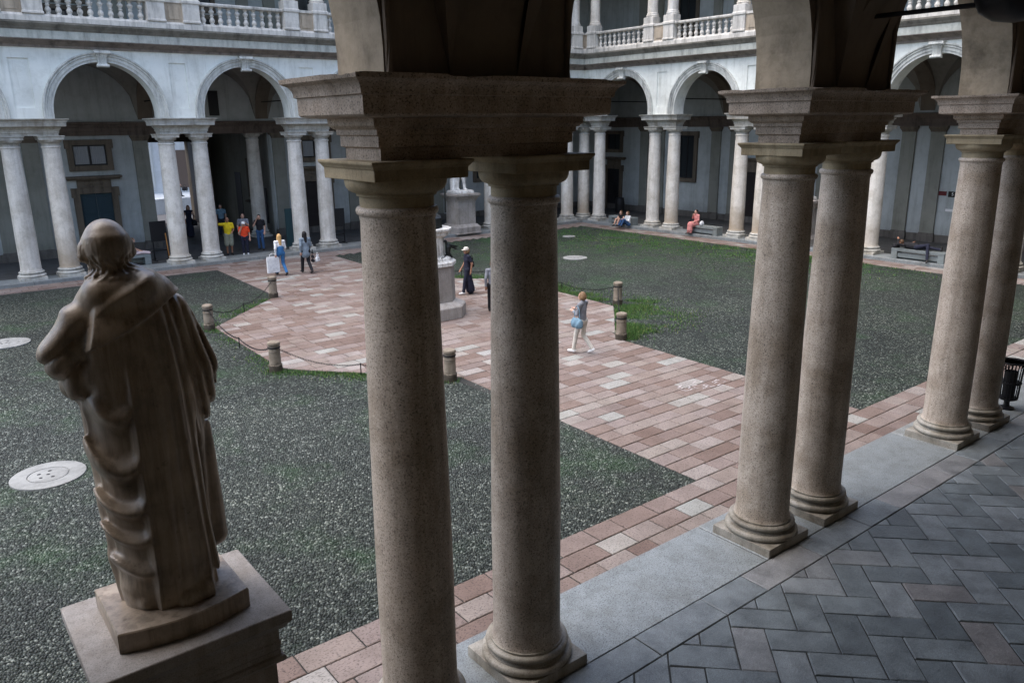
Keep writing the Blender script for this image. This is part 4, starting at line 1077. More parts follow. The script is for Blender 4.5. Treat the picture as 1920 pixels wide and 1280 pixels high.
# ---- foreground statue: robed scholar seen from behind, local origin on its base block, z up, back towards -y
def vnoise(X, sc_, seed):
    r_ = np.random.default_rng(seed); o = 0
    for k in range(5):
        w_ = r_.normal(size=3); w_ /= np.linalg.norm(w_); o = o+np.sin((X@w_)*sc_*(1+.45*k)+r_.uniform(0, 6.28))/(1+.5*k)
    return o/2.2
def statue_disp(D, X):
    x, y, z = X[..., 0], X[..., 1], X[..., 2]
    back = sstep(.10, -.08, y)
    v1 = vnoise(X, 5, 9); v2 = vnoise(X, 13, 4)
    # lapel outline first: the cloth below it hangs from its edge
    e1 = (x+.24)*.47-(z-2.02)+.012*v1
    below = sstep(-.005, .02, e1)
    # pleats falling from the right shoulder; shallow at the lapel, deep and few at the hem
    ph = (x-.04)/(.62+.40*np.clip(2.25-z, 0, 3))
    w1 = np.abs(np.sin(ph*12.5+.35*np.sin(z*2.3)+.25*v1)); fine = np.abs(np.sin(ph*30+.8*v1))
    right = sstep(.17, .25, x+.04*(z-1))
    low = sstep(1.75, .7, z)
    D = D+back*below*right*(.10*low*(1-w1**.5)+.028*(1-low)*(1-fine**.7))
    D = D+back*below*sstep(-.12, .0, x)*(1-right)*sstep(1.45, 1.9, z)*.009*(1-np.abs(np.sin(x*30+.9*v1))**.7)
    # broad flat centre panel with a crisp left edge and faint vertical creases
    ctr = sstep(-.150, -.128, x)*sstep(.25, .21, x+.04*(z-1))
    D = D-back*ctr*sstep(2.0, 1.75, z)*(.030+.006*np.sin(x*34+z*1.1+v1))
    D = D+back*ctr*.010*(1-np.clip(np.abs(x-.045-.03*(z-1))/.014, 0, 1))*sstep(1.7, 1.2, z)
    # swags on the left: U folds slung from the hip to the centre seam
    lf = sstep(-.125, -.165, x)*sstep(.16, -.04, y)
    k = 4.2*(x+.235)**2
    sag = (z-k)+.05*v1
    sw = .5+.5*np.sin(sag*23.0+1.6*np.sin(z*2.6)+.8*np.sin(z*7)+.5*v1)
    D = D+lf*sstep(1.75, 1.5, z)*sstep(.10, .35, z)*(.044-.088*sw**2.0*(1+.35*v1))*sstep(-.47, -.35, x)
    # long pressed edges running down the back panel
    for x0, sl_, am, zt in ((-.132, -.010, .016, 1.75), (-.02, .015, .007, 1.45), (.075, .03, .010, 1.85), (.165, .045, .014, 1.9), (.232, .055, .018, 1.8)):
        xc = x0+sl_*(1.6-z)+.008*np.sin(z*3.1+x0*40)
        D = D-back*below*sstep(zt, zt-.35, z)*am*np.exp(-((x-xc)/.014)**2)
    # front and sides: plain vertical folds
    fr = sstep(-.02, .10, y)
    D = D+fr*sstep(1.9, 1.5, z)*.018*np.sin(np.arctan2(y, x)*15+z*1.5)
    # wide folded lapel crossing the back from the right shoulder to the lower left
    lower = 1-below
    upper = sstep(.0, .07, (2.215+.62*(x+.34)-.75*np.clip(x-.08, 0, 1)**1.3)-z)
    left = sstep(-.30, -.285, x+.30*(2.12-z))
    lap = lower*upper*left*sstep(.37, .34, x)*sstep(.08, .0, y)
    D = D-lap*(.040+.010*np.sin(x*7+z*11))
    # sleeve drapery on the left arm
    sl = sstep(-.30, -.36, x)*sstep(1.5, 1.62, z)*sstep(2.25, 2.1, z)
    D = D+sl*.034*(1-np.abs(np.sin((z*.8-x*1.1)*15+1.2*v1))**.7)
    sr = sstep(.30, .36, x)*sstep(1.2, 1.3, z)*sstep(2.1, 1.9, z)
    D = D+sr*.034*(1-np.abs(np.sin((x*1.0+z*.16)*42+.8*v1))**.7)
    # small pinches and chisel softness
    D = D+(.0035*v2+.010*np.clip(np.abs(v2)-.55, 0, 1)*sstep(.2, .5, np.abs(v1)))*sstep(2.3, 2.1, z)
    # hair: wavy strands, curls at the nape, bald crown smooth
    hx, hy, hz = x+.085, y-.06, z-2.62
    head = sstep(.30, .24, np.sqrt(hx**2+hy**2+hz**2))*sstep(2.37, 2.42, z)
    crown = sstep(2.72, 2.67, z+.12*hy)
    an = np.arctan2(hx, -hy)
    st = np.sin(an*52+1.8*np.sin(z*24+an*3))*.5+.5
    curl = np.sin(an*12+1.6*np.sin(z*40))*np.sin(z*52+1.5*np.sin(an*8))
    D = D-head*crown*(.0035*st+.006+.012*sstep(2.60, 2.54, z)*(curl+.25))
    return D
def robed_statue():
    pr = []
    # robe body as stacked flattened cones
    lv = [(.03, .02, .345, .80), (.35, .01, .365, .80), (.8, .0, .375, .78), (1.2, -.005, .385, .76), (1.6, -.01, .395, .74), (1.95, -.03, .385, .70), (2.15, -.05, .31, .68), (2.3, -.06, .20, .75)]
    for (z0, x0, a0, s0), (z1, x1, a1, s1) in zip(lv[:-1], lv[1:]): pr.append(C_((x0, .04, z0), (x1, .04, z1), a0, a1, 0, s0))
    pr = [p for p in pr]
    pr += [C_((-.33, .03, 2.13), (-.44, .06, 1.93), .135, .155, 0), C_((-.44, .06, 1.93), (-.33, .20, 1.68), .15, .14, 0), C_((-.44, .02, 1.92), (-.37, .02, 1.66), .11, .085, 0), C_((-.33, .2, 1.7), (-.15, .38, 1.78), .12, .07, 0),
           C_((.25, .03, 2.12), (.345, .04, 1.72), .14, .19, 0), C_((.345, .04, 1.72), (.355, .08, 1.50), .19, .16, 0), C_((.39, .10, 1.48), (.22, .36, 1.58), .13, .08, 0), C_((.41, .05, 1.5), (.385, .06, 1.33), .10, .075, 0),
           C_((.39, .12, 1.2), (.41, .10, .28), .05, .075, 0), C_((.26, -.14, 1.5), (.30, -.16, .2), .05, .06, 0)]
    pr += [C_((-.07, .04, 2.28), (-.085, .05, 2.45), .125, .105, 0)]                           # neck
    pr += [E_((-.085, .06, 2.625), (.143, .172, .172), 0), E_((-.085, .14, 2.54), (.105, .12, .13), 0), C_((-.085, .24, 2.60), (-.085, .265, 2.55), .02, .028, 0), 
           E_((-.235, .07, 2.59), (.018, .035, .05), 0), E_((.065, .07, 2.59), (.018, .035, .05), 0)]
    pr += [C_((-.17, -.03, 2.30), (.02, -.05, 2.33), .135, .13, 0), C_((.02, -.03, 2.30), (.16, .02, 2.27), .125, .09, 0)]   # upturned collar
    pr += [C_((-.20, -.14, .055), (-.24, .16, .05), .055, .05, 0), C_((.16, -.20, .055), (.15, .1, .05), .065, .05, 0), C_((.05, -.25, .04), (.17, -.22, .04), .045, .045, 0)]
    def dd(D, X):
        D = statue_disp(D, X)
        return np.maximum(D, -X[..., 2])      # flat on its block
    return sculpt('figure', pr, .0095, ['weathered_marble'], .03, dd)
SX, SY = -2.87, -.14
ped = tag(empty('pedestal', (SX, SY, 0)), 'stone pedestal under the large robed statue at the lower left', 'pedestal')
link('cap', MB().rect([(.60, .49, 1.90), (.61, .50, 1.97), (.60, .49, 1.98), (.60, .49, 2.08), (.64, .53, 2.10), (.665, .555, 2.14), (.685, .575, 2.16), (.685, .575, 2.245), (.675, .565, 2.25)]), 'pedestal_granite', ped, bevel=.008)
link('necking', MB().rect([(.57, .46, 1.78), (.62, .51, 1.80), (.635, .525, 1.825), (.62, .51, 1.85), (.60, .49, 1.86), (.60, .49, 1.90)]), 'pedestal_granite', ped)
link('die', MB().rect([(.57, .46, .42), (.57, .46, 1.78)]), 'pedestal_granite', ped, bevel=.01)
link('base', MB().rect([(.72, .61, 0), (.72, .61, .26), (.69, .58, .30), (.62, .51, .38), (.59, .48, .42)]), 'pedestal_granite', ped, bevel=.01)
st = tag(empty('robed_statue', (SX, SY, 2.25)), 'large weathered marble statue of a robed man seen from behind', 'statue')
bl = MB(); nb = 12      # base block with a bowed rear edge
lo_, hi_ = [], []
outl = [(-.46, .40), (-.46, -.32)] + [(-.46+.92*k/nb, -.32-.09*math.sin(math.pi*k/nb)) for k in range(1, nb)] + [(.46, -.32), (.46, .40)]
bl.ring([[(x_, y_, .002) for x_, y_ in outl], [(x_, y_, .145) for x_, y_ in outl], [(x_*.985, y_*.98, .155) for x_, y_ in outl]])
link('base_block', bl, 'weathered_marble', st)
link('figure', robed_statue(), None, st, (0.0, .03, .148))

# ---- white marble statue on a pedestal in the far arcade, another in the right arcade
def marble_figure(seed):
    pr = [C_((-.12, .05, .08), (-.12, .02, .62), .075, .10, 0), C_((-.12, .02, .62), (-.11, 0, 1.15), .11, .15, 0), C_((.16, -.16, .08), (.15, -.08, .62), .07, .095, 0), C_((.15, -.08, .62), (.11, 0, 1.15), .105, .15, 0),
          C_((-.12, .02, .05), (-.14, -.16, .04), .05, .04, 0), C_((.16, -.18, .05), (.17, -.36, .04), .05, .04, 0),
          C_((0, 0, 1.1), (0, 0, 1.5), .21, .22, 0, .75), C_((0, 0, 1.5), (0, 0, 1.85), .24, .15, 0, .72), C_((0, 0, 1.85), (0, -.02, 2.02), .07, .065, 0), E_((0, -.03, 2.13), (.105, .125, .15), 0), C_((0, -.14, 2.12), (0, -.165, 2.08), .015, .02, 0),
          C_((-.24, 0, 1.8), (-.36, .02, 1.42), .085, .07, 0), C_((-.36, .02, 1.42), (-.22, -.22, 1.3), .065, .05, 0), C_((.24, 0, 1.8), (.36, .03, 1.4), .085, .07, 0), C_((.36, .03, 1.4), (.40, -.08, 1.05), .065, .05, 0),
          C_((-.30, .16, .05), (-.26, .16, .95), .17, .13, 0), C_((.28, .14, 1.5), (.33, .16, .55), .10, .13, 0), C_((-.1, .15, 1.75), (-.16, .2, .3), .16, .2, 0, .6), C_((.22, -.05, 1.25), (.25, -.08, .9), .09, .07, 0)]
    def dd(D, X):
        x, y, z = X[..., 0], X[..., 1], X[..., 2]
        return np.maximum(D+sstep(.02, .15, y)*.014*np.sin(x*40+3*np.sin(z*3))+.006*vnoise(X, 11, seed), .0-z)
    return sculpt('figure', pr, .02, ['white_marble'], .05, dd)
MF = marble_figure(5)
def marble(loc, rz, lab1, lab2, h=.72):
    p_ = tag(empty('pedestal', loc, rz), lab1, 'pedestal')
    link('base', MB().rect([(.80, .80, 0), (.80, .80, .05), (.77, .77, .06), (.77, .77, .34), (.75, .75, .36), (.66, .66, .46), (.62, .62, .50)]), 'pedestal_granite', p_)
    link('die', MB().rect([(.58, .58, .50), (.57, .57, 1.70)]), 'pedestal_granite', p_)
    link('cap', MB().rect([(.60, .60, 1.70), (.62, .62, 1.80), (.68, .68, 1.88), (.74, .74, 1.98), (.80, .80, 2.02), (.80, .80, 2.12), (.77, .77, 2.13)]), 'pedestal_granite', p_)
    s_ = tag(empty('marble_statue', (loc[0], loc[1], 2.13), rz), lab2, 'statue')
    link('base_block', MB().rect([(.58, .52, 0), (.56, .5, .14), (.5, .46, .17)]), 'white_marble', s_, bevel=.03)
    o_ = link('figure', MF, None, s_, (0, 0, .15)); o_.scale = (1.12, 1.12, 1.12)
marble((20.72, 30.1, 0), 0, 'pale stone pedestal seen between the two nearest columns', 'white marble statue between the two nearest columns, only its legs showing')
marble((30.0, 15.3, 0), -math.pi/2, 'slim pale pedestal glimpsed between the second pair of columns', 'white marble statue glimpsed between the second pair of columns')

# ---- central monument
def octa(h, c, z): return [(-h, -h+c, z), (-h+c, -h, z), (h-c, -h, z), (h, -h+c, z), (h, h-c, z), (h-c, h, z), (-h+c, h, z), (-h, h-c, z)]
mo = tag(empty('monument_pedestal', (9.0, 15.27, GZ)), 'tall octagonal granite and marble pedestal in the middle of the octagon', 'pedestal')
link('step', MB().ring([octa(1.15, .50, 0), octa(1.15, .50, .36), octa(1.12, .49, .40), octa(.92, .40, .50)]), 'pedestal_granite', mo, bevel=.01)
link('die', MB().ring([octa(.86, .37, .50), octa(.84, .36, 1.64)]), 'pedestal_granite', mo, bevel=.01)
link('marble_plinth', MB().ring([octa(.90, .39, 1.64), octa(.90, .39, 1.74), octa(.82, .35, 1.80), octa(.80, .34, 1.86), octa(.72, .3, 1.92)]), 'white_marble', mo)
fl_ = []
for z_, rr in ((1.92, .70), (2.54, .68)):
    fl_.append([((rr-.018*(k % 2))*math.cos(2*math.pi*k/64), (rr-.018*(k % 2))*math.sin(2*math.pi*k/64), z_) for k in range(64)])
link('fluted_drum', MB().ring(fl_), 'white_marble', mo)
link('drum_cap', MB().ring([octa(.68, .28, 2.54), octa(.74, .31, 2.60), octa(.74, .31, 2.66), octa(.80, .33, 2.72), octa(.80, .33, 2.78), octa(.7, .3, 2.82)]), 'white_marble', mo)
def eagle_mesh():
    pr = [C_((0, 0, .10), (0, .02, .30), .07, .085, 0), C_((0, .02, .30), (.05, -.02, .46), .06, .04, 0), E_((.07, -.03, .50), (.06, .04, .045), 0), C_((.11, -.03, .50), (.165, -.03, .48), .018, .008, 0),
          C_((-.02, .05, .36), (-.30, .08, .22), .06, .03, 0, .5), C_((-.10, .06, .34), (-.34, .1, .30), .05, .02, 0, .5), C_((0, .03, .12), (-.12, .06, -.02), .05, .03, 0), C_((.03, -.03, .1), (.03, -.05, 0), .02, .025, 0), C_((-.04, -.03, .1), (-.04, -.05, 0), .02, .025, 0)]
    return sculpt('eagle', pr, .014, ['dark_bronze'], .02)
EG = eagle_mesh()
for k in range(4):
    a = math.pi/4+k*math.pi/2
    link('bronze_eagle', EG, None, mo, (.80*math.cos(a), .80*math.sin(a), 1.88), a-math.pi/2-.6)
gm = MB()
for k in range(4):
    a0 = math.pi/4+k*math.pi/2
    for i in range(16):
        t = (i+.5)/16; a = a0+math.pi/2*t; z_ = 2.02-.16*math.sin(math.pi*t); rr = .76
        for q in range(3):
            b = random.uniform(0, 6.28); e = .055
            c0 = Vector((rr*math.cos(a), rr*math.sin(a), z_)); dv = Vector((math.cos(a)*.6+random.uniform(-.6, .6), math.sin(a)*.6+random.uniform(-.6, .6), random.uniform(-.8, .8))).normalized()
            s_ = dv.cross(Vector((.3, .5, .8))).normalized()
            gm.add([tuple(c0-s_*.02), tuple(c0+dv*e*.5+s_*.03), tuple(c0+dv*e*1.3), tuple(c0+dv*e*.5-s_*.03), tuple(c0+dv*e*.4+s_.cross(dv)*.025)], [(0, 1, 4), (1, 2, 4), (2, 3, 4), (3, 0, 4), (0, 3, 2, 1)])
link('garland', gm, 'dark_bronze', mo)
bs = tag(empty('bronze_statue', (9.0, 15.27, GZ+2.82), 2.6), 'green bronze statue on the central monument, mostly hidden behind the nearest column', 'statue')
link('plinth', MB().ring([octa(.62, .2, 0), octa(.60, .2, .30), octa(.5, .18, .36)]), 'dark_bronze', bs)
bpr = [C_((-.14, 0, .1), (-.15, -.02, .78), .09, .13, 0), C_((-.15, -.02, .78), (-.14, 0, 1.5), .15, .20, 0), C_((.22, .22, .08), (.2, .1, .78), .085, .12, 0), C_((.2, .1, .78), (.14, 0, 1.5), .14, .2, 0), C_((-.14, 0, .06), (-.18, -.22, .05), .06, .05, 0), C_((.22, .22, .06), (.26, .02, .05), .06, .05, 0),
       C_((0, 0, 1.45), (0, 0, 1.95), .26, .28, 0, .72), C_((0, 0, 1.95), (0, 0, 2.4), .31, .2, 0, .7), C_((0, 0, 2.4), (0, -.02, 2.62), .09, .085, 0), E_((0, -.04, 2.78), (.13, .155, .185), 0), C_((0, -.18, 2.77), (0, -.21, 2.72), .02, .025, 0),
       C_((-.32, 0, 2.33), (-.62, -.06, 2.08), .11, .09, 0), C_((-.62, -.06, 2.08), (-.74, -.2, 2.42), .085, .06, 0), C_((.32, 0, 2.33), (.48, .04, 1.85), .11, .09, 0), C_((.48, .04, 1.85), (.5, -.28, 1.72), .085, .06, 0),
       C_((.36, .20, 2.3), (.46, .3, .5), .12, .2, 0, .6), C_((.40, .32, .05), (.38, .3, 1.1), .2, .14, 0)]
link('figure', sculpt('figure', bpr, .026, ['bronze'], .06, lambda D, X: np.maximum(D+.012*vnoise(X, 8, 2), -X[..., 2])), None, bs, (0, 0, .36))
link('staff', MB().tube([(-.76, -.22, .4), (-.755, -.22, 1.8), (-.75, -.22, 3.3)], .025, 8), 'dark_bronze', bs)

# ------------------------------------------------------------------ street furniture
def bench(loc, rz, lab, L=1.9, wd=.5, h=.44):
    o = tag(empty('stone_bench', loc, rz), lab, 'bench', 'grey stone benches under the arcades')
    link('seat', MB().box(-L/2, L/2, -wd/2, wd/2, h-.12, h), 'bench_stone', o, bevel=.012)
    for s in (-1, 1): link('leg', MB().box(s*(L/2-.13)-.127, s*(L/2-.13)+.127, -wd/2+.004, wd/2-.004, 0, h-.122), 'bench_stone', o, bevel=.012)
    link('back_rail', MB().box(-L/2+.27, L/2-.27, wd/2-.12, wd/2-.05, .08, .26), 'bench_stone', o)
    return o
bench((3.75, 31.0, .012), .0, 'grey stone bench by the far columns, behind the robed statue head')
bench((29.75, 20.55, .012), math.pi/2, 'grey stone bench under the person in pink')
bench((29.75, 26.5, .012), math.pi/2, 'grey stone bench near the corner behind two seated women')
bench((29.75, 9.35, .012), math.pi/2, 'grey stone bench with a man lying on it at the right', 2.2)
def easel(loc, rz, lab):
    o = tag(empty('sign_stand', loc, rz), lab, 'sign stand')
    link('board', MB().box(-.36, .36, -.03, .0, .85, 1.75), 'black_board', o, bevel=.008)
    for s in (-1, 1): link('leg', MB().box(s*.30-.025, s*.30+.025, -.035, .015, 0.01, .85), 'black_metal', o)
    for s in (-1, 1): link('foot', MB().box(s*.30-.03, s*.30+.03, -.3, .25, 0, .04), 'black_metal', o)
    link('cross_bar', MB().box(-.275, .275, -.02, .0, .42, .47), 'black_metal', o)
    return o
easel((5.35, 31.6, 0), math.pi+.1, 'black sign stand left of the far column pair beside the passage')
o = easel((13.75, 30.9, 0), math.pi-.1, 'black sign stand right of the third far column pair')
tag(link('wooden_pole', MB().tube([(5.62, 31.35, .02), (5.60, 31.38, .6), (5.58, 31.42, 1.22)], .025, 8), 'orange_wood'), 'thin orange wooden pole leaning on the black sign stand', 'pole')
tag(link('display_panel', MB().box(-.32, .32, -.05, .05, 0, 1.85).box(-.36, .36, -.2, .2, 0, .04), 'green_board', None, (11.62, 31.65, 0), .1), 'dark green upright display panel beside the third far column pair', 'panel')
ba = tag(empty('barrel_bin', (34.0, 30.9, 0)), 'dark barrel shaped bin standing by the far corner wall', 'bin')
link('body', MB().lathe([(.26, 0), (.29, .1), (.31, .4), (.31, .62), (.28, .88), (.24, .93)], 24).mesh('body', 50), 'black_board', ba); link('lid', MB().lathe([(.28, .92), (.27, .97), (.15, 1.0), (.02, 1.01)], 24), 'black_metal', ba)
bn = tag(empty('litter_bin', (13.36, -.14, 0)), 'black slatted metal litter bin beside the third column pair', 'litter bin')
link('base', MB().lathe([(.20, 0), (.20, .03), (.08, .06), (.07, .16), (.2, .2), (.25, .22), (.25, .25), (.05, .255)], 24), 'black_metal', bn)
for k in range(22):
    a = 2*math.pi*k/22; c_, s_ = math.cos(a), math.sin(a)
    link('slat', MB().tube([(.24*c_, .24*s_, .22), (.26*c_, .26*s_, .6), (.285*c_, .285*s_, .9), (.345*c_, .345*s_, 1.0)], .014, 5), 'black_metal', bn)
link('rim', MB().lathe([(.335, .985), (.36, .985), (.36, 1.015), (.335, 1.015), (.335, .985)], 28), 'black_metal', bn)
link('hoop', MB().lathe([(.27, .55), (.285, .55), (.285, .58), (.27, .58)], 28), 'black_metal', bn)
link('liner', MB().lathe([(.15, .26), (.17, .80), (.16, .80), (.14, .28), (.02, .28)], 24), 'black_board', bn)
bn.scale = (.74, .74, 1.0)
# wall signs on the right wing back wall: room number plate and panels
XS = XR+DEP-.015
def text_mesh(body, size):
    cu = bpy.data.curves.new('digit', 'FONT'); cu.body = body; cu.size = size; cu.align_x = 'CENTER'; cu.align_y = 'CENTER'; cu.extrude = .002
    to = bpy.data.objects.new('tmp_text', cu); COL.objects.link(to); dg = bpy.context.evaluated_depsgraph_get(); me = bpy.data.meshes.new_from_object(to.evaluated_get(dg)); bpy.data.objects.remove(to); return me
sg = tag(empty('number_sign', (XS, 10.78, 2.31)), 'small black wall sign with a white number 5', 'sign')
link('plate', MB().box(-.012, .008, -.20, .20, -.13, .13), 'sign_black', sg)
o = link('digit', text_mesh('5', .2), 'sign_white', sg, (-.016, 0, 0)); o.rotation_euler = (math.pi/2, 0, -math.pi/2)
tag(link('red_sign', MB().box(-.012, .008, -.26, .26, -.1, .1), 'sign_red', None, (XS, 11.32, 2.33)), 'small dark red wall sign left of the number 5 sign', 'sign')
tag(link('white_plate', MB().box(-.01, .008, -.17, .17, -.06, .06), 'sign_white', None, (XS, 10.85, 1.56)), 'small white plate on the wall below the number 5 sign', 'sign')

# ------------------------------------------------------------------ people
def person(label, loc, rz, H=1.7, j=None, top='navy', bottom='jeans', skin='skin', shoe='shoe_dark', hair='hair_dark', hairstyle='short', sleeves='long', legs='long', skirt=None, voxel=.016, bulk=1.0, hat=None, name='person'):
    J = dict(pel=(0, 0, .93), chest=(0, .0, 1.24), neck=(0, -.01, 1.42), head=(0, .02, 1.575),
             shL=(-.18, -.01, 1.38), elL=(-.235, -.04, 1.12), wrL=(-.225, .06, .88), shR=(.18, -.01, 1.38), elR=(.235, -.04, 1.12), wrR=(.225, .06, .88),
             hipL=(-.09, 0, .90), knL=(-.10, .02, .50), anL=(-.10, -.02, .08), toL=(-.115, .13, .03), hipR=(.09, 0, .90), knR=(.10, .02, .50), anR=(.10, -.02, .08), toR=(.115, .13, .03))
    J.update(j or {}); s = H/1.70; J = {k: np.array(v)*s for k, v in J.items()}
    mats = ['skin_tan' if skin == 'tan' else 'skin', 'cloth_'+top, 'cloth_'+bottom, shoe]
    pr = []; b = bulk*s
    pr.append(C_(J['pel'], J['chest'], .145*b, .152*b, 1, .70)); pr.append(C_(J['chest'], (J['neck']+J['chest'])*.5+(J['neck']-J['chest'])*.25, .155*b, .115*b, 1, .66))
    pr.append(C_(J['shL'], J['shR'], .062*b, .062*b, 1)); pr.append(C_(J['hipL'], J['hipR'], .105*b, .105*b, 2))
    pr.append(C_(J['neck']-np.array([0, 0, .02*s]), J['head']-np.array([0, .01, .06])*s, .05*s, .047*s, 0))
    hd = J['head']; pr.append(E_(hd, (.074*s, .092*s, .112*s), 0)); pr.append(E_(hd+np.array([0, .035, -.06])*s, (.052*s, .055*s, .055*s), 0))
    pr.append(C_(hd+np.array([0, .088, .0])*s, hd+np.array([0, .104, -.03])*s, .011*s, .015*s, 0))
    for q in (-1, 1): pr.append(E_(hd+np.array([q*.075, -.005, -.01])*s, (.012*s, .02*s, .03*s), 0))
    for q in 'LR':
        sh, el, wr = J['sh'+q], J['el'+q], J['wr'+q]
        pr.append(C_(sh, el, .056*b, .046*b, 1)); 
        if sleeves == 'long': pr.append(C_(el, wr, .045*b, .034*s, 1))
        else:
            pr[-1] = C_(sh, sh+(el-sh)*.6, .062*b, .058*b, 1) if sleeves == 'short' else C_(sh, el, .045*s, .04*s, 0)
            pr.append(C_(sh+(el-sh)*.5, el, .043*s, .039*s, 0)); pr.append(C_(el, wr, .039*s, .028*s, 0))
        d_ = (wr-el)/max(1e-6, np.linalg.norm(wr-el)); side = np.cross(d_, [0, 0, 1.0]); side = side/max(.2, np.linalg.norm(side))
        pr.append(C_(wr, wr+d_*.085*s, .030*s, .034*s, 0))
        for fi in range(4): o_ = side*(fi-1.5)*.019*s; pr.append(C_(wr+d_*.085*s+o_, wr+d_*(.16-.012*abs(fi-1.4))*s+o_*1.1+np.array([0, .012, 0])*s, .0105*s, .009*s, 0))
        pr.append(C_(wr+d_*.03*s+side*.025*s, wr+d_*.09*s+side*.062*s, .012*s, .010*s, 0))
        hp, kn, an, to = J['hip'+q], J['kn'+q], J['an'+q], J['to'+q]
        lm = 2 if legs in ('long', 'shorts') and not skirt else 0
        if legs == 'long': pr += [C_(hp, kn, .092*b, .066*b, 2), C_(kn, an+(kn-an)*.08, .064*b, .056*b, 2)]
        elif legs == 'shorts': pr += [C_(hp, kn, .105*b, .09*b, 2), C_(hp+(kn-hp)*.8, kn, .058*s, .056*s, 0), C_(kn, an, .056*s, .036*s, 0)]
        else: pr += [C_(hp, kn, .082*s, .056*s, 0), C_(kn, an, .056*s, .035*s, 0)]
        pr.append(C_(an-np.array([0, .03*s, .03*s]), to, .042*s, .034*s, 3)); pr.append(C_(an, an-np.array([0, .02, .03])*s, .04*s, .042*s, 3))
    for sk in (skirt or []): pr.append(C_(np.array(sk[0])*s, np.array(sk[1])*s, sk[2]*s, sk[3]*s, sk[4] if len(sk) > 4 else 1, .8))
    me = sculpt('body', pr, voxel, mats, .022*s)
    o = tag(empty(name, loc, rz), label, 'person'); link('body', me, None, o)
    if hairstyle != 'bald':
        hp_ = [E_(hd+np.array([0, -.022, .022])*s, (.083*s, .094*s, .108*s), 0)]
        if hairstyle == 'long': hp_ += [C_(hd+np.array([0, -.06, .0])*s, hd+np.array([0, -.10, -.30])*s, .085*s, .06*s, 0, .7), C_(hd+np.array([-.06, -.02, -.02])*s, hd+np.array([-.07, -.03, -.2])*s, .04*s, .03*s, 0), C_(hd+np.array([.06, -.02, -.02])*s, hd+np.array([.07, -.03, -.2])*s, .04*s, .03*s, 0)]
        if hairstyle == 'bob': hp_ += [E_(hd+np.array([0, -.035, -.02])*s, (.10*s, .095*s, .10*s), 0)]
        if hairstyle == 'bun': hp_ += [E_(hd+np.array([0, -.10, .05])*s, (.045*s, .045*s, .045*s), 0)]
        if hairstyle == 'pony': hp_ += [C_(hd+np.array([0, -.10, .03])*s, hd+np.array([0, -.14, -.16])*s, .035*s, .02*s, 0)]
        cut = hd[1]+.055*s
        def hd_(D, X): return np.maximum(D, np.minimum(X[..., 1]-cut, 0.9)*1.0 - np.where(X[..., 2] > hd[2]+.055*s, .05*s, 0))
        link('hair', sculpt('hair', hp_, max(.011, voxel*.75), [hair], .02, lambda D, X: hd_(D, X)+.004*np.sin(X[..., 0]*160+X[..., 2]*30)), None, o)
    if hat:
        m = MB().lathe([(.098*s, .03*s), (.097*s, .07*s), (.085*s, .11*s), (.05*s, .135*s), (.01, .14*s)], 20); link('cap', m.mesh('cap', 60), hat, o, tuple(hd))
        link('cap_peak', MB().ring([[(x_*s, y_*s, z_*s) for x_, y_ in ((-.075, .05), (.075, .05), (.06, .15), (0, .17), (-.06, .15))] for z_ in (.03, .042)]), hat, o, tuple(hd))
    ey = MB()
    for q in (-1, 1): ey.lathe([(.002, -.010*s), (.010*s, -.006*s), (.012*s, 0), (.010*s, .006*s), (.002, .010*s)], 8, q*.03*s, .084*s)
    link('eyes', ey, 'hair_dark', o, tuple(hd+np.array([0, 0, .012*s])))
    return o
def bag(name, label, loc, rz, size, material, strap=.0, soft=True):
    o = tag(empty(name, loc, rz), label, 'bag'); a, b_, c_ = size
    if soft:
        r_ = min(b_, a*.45); pr = [C_((-a+r_, 0, r_), (a-r_, 0, r_), r_, r_, 0), C_((-a*.75+r_*.5, 0, c_*.55), (a*.75-r_*.5, 0, c_*.55), r_*.95, r_*.95, 0), C_((-a*.5, 0, c_-r_*.5), (a*.5, 0, c_-r_*.5), r_*.5, r_*.5, 0)]
        link('body', sculpt('body', pr, .014, [material], .07, lambda D, X: D+.008*np.sin(X[..., 0]*38+X[..., 2]*21)), None, o)
    else:
        link('body', MB().rect([(a*.97, b_*.9, 0), (a, b_, c_*.1), (a*.99, b_*.8, c_*.85), (a*.97, b_*.45, c_)]), material, o)
    if strap: link('strap', MB().tube([(-a*.55, 0, c_*.92), (-a*.42, 0, c_+strap*.7), (0, 0, c_+strap), (a*.42, 0, c_+strap*.7), (a*.55, 0, c_*.92)], .011, 6), material, o)
    return o
def face(dx, dy): return math.atan2(-dx, dy)   # rotation that turns local +y into direction (dx, dy)
walk1 = dict(knL=(-.10, .13, .52), anL=(-.10, .20, .10), toL=(-.11, .35, .06), knR=(.10, .02, .50), anR=(.10, -.27, .14), toR=(.11, -.16, .04), hipL=(-.09, .02, .9), hipR=(.09, -.02, .9),
             elL=(-.235, -.10, 1.13), wrL=(-.23, -.06, .89), elR=(.235, .0, 1.12), wrR=(.22, .14, .91))
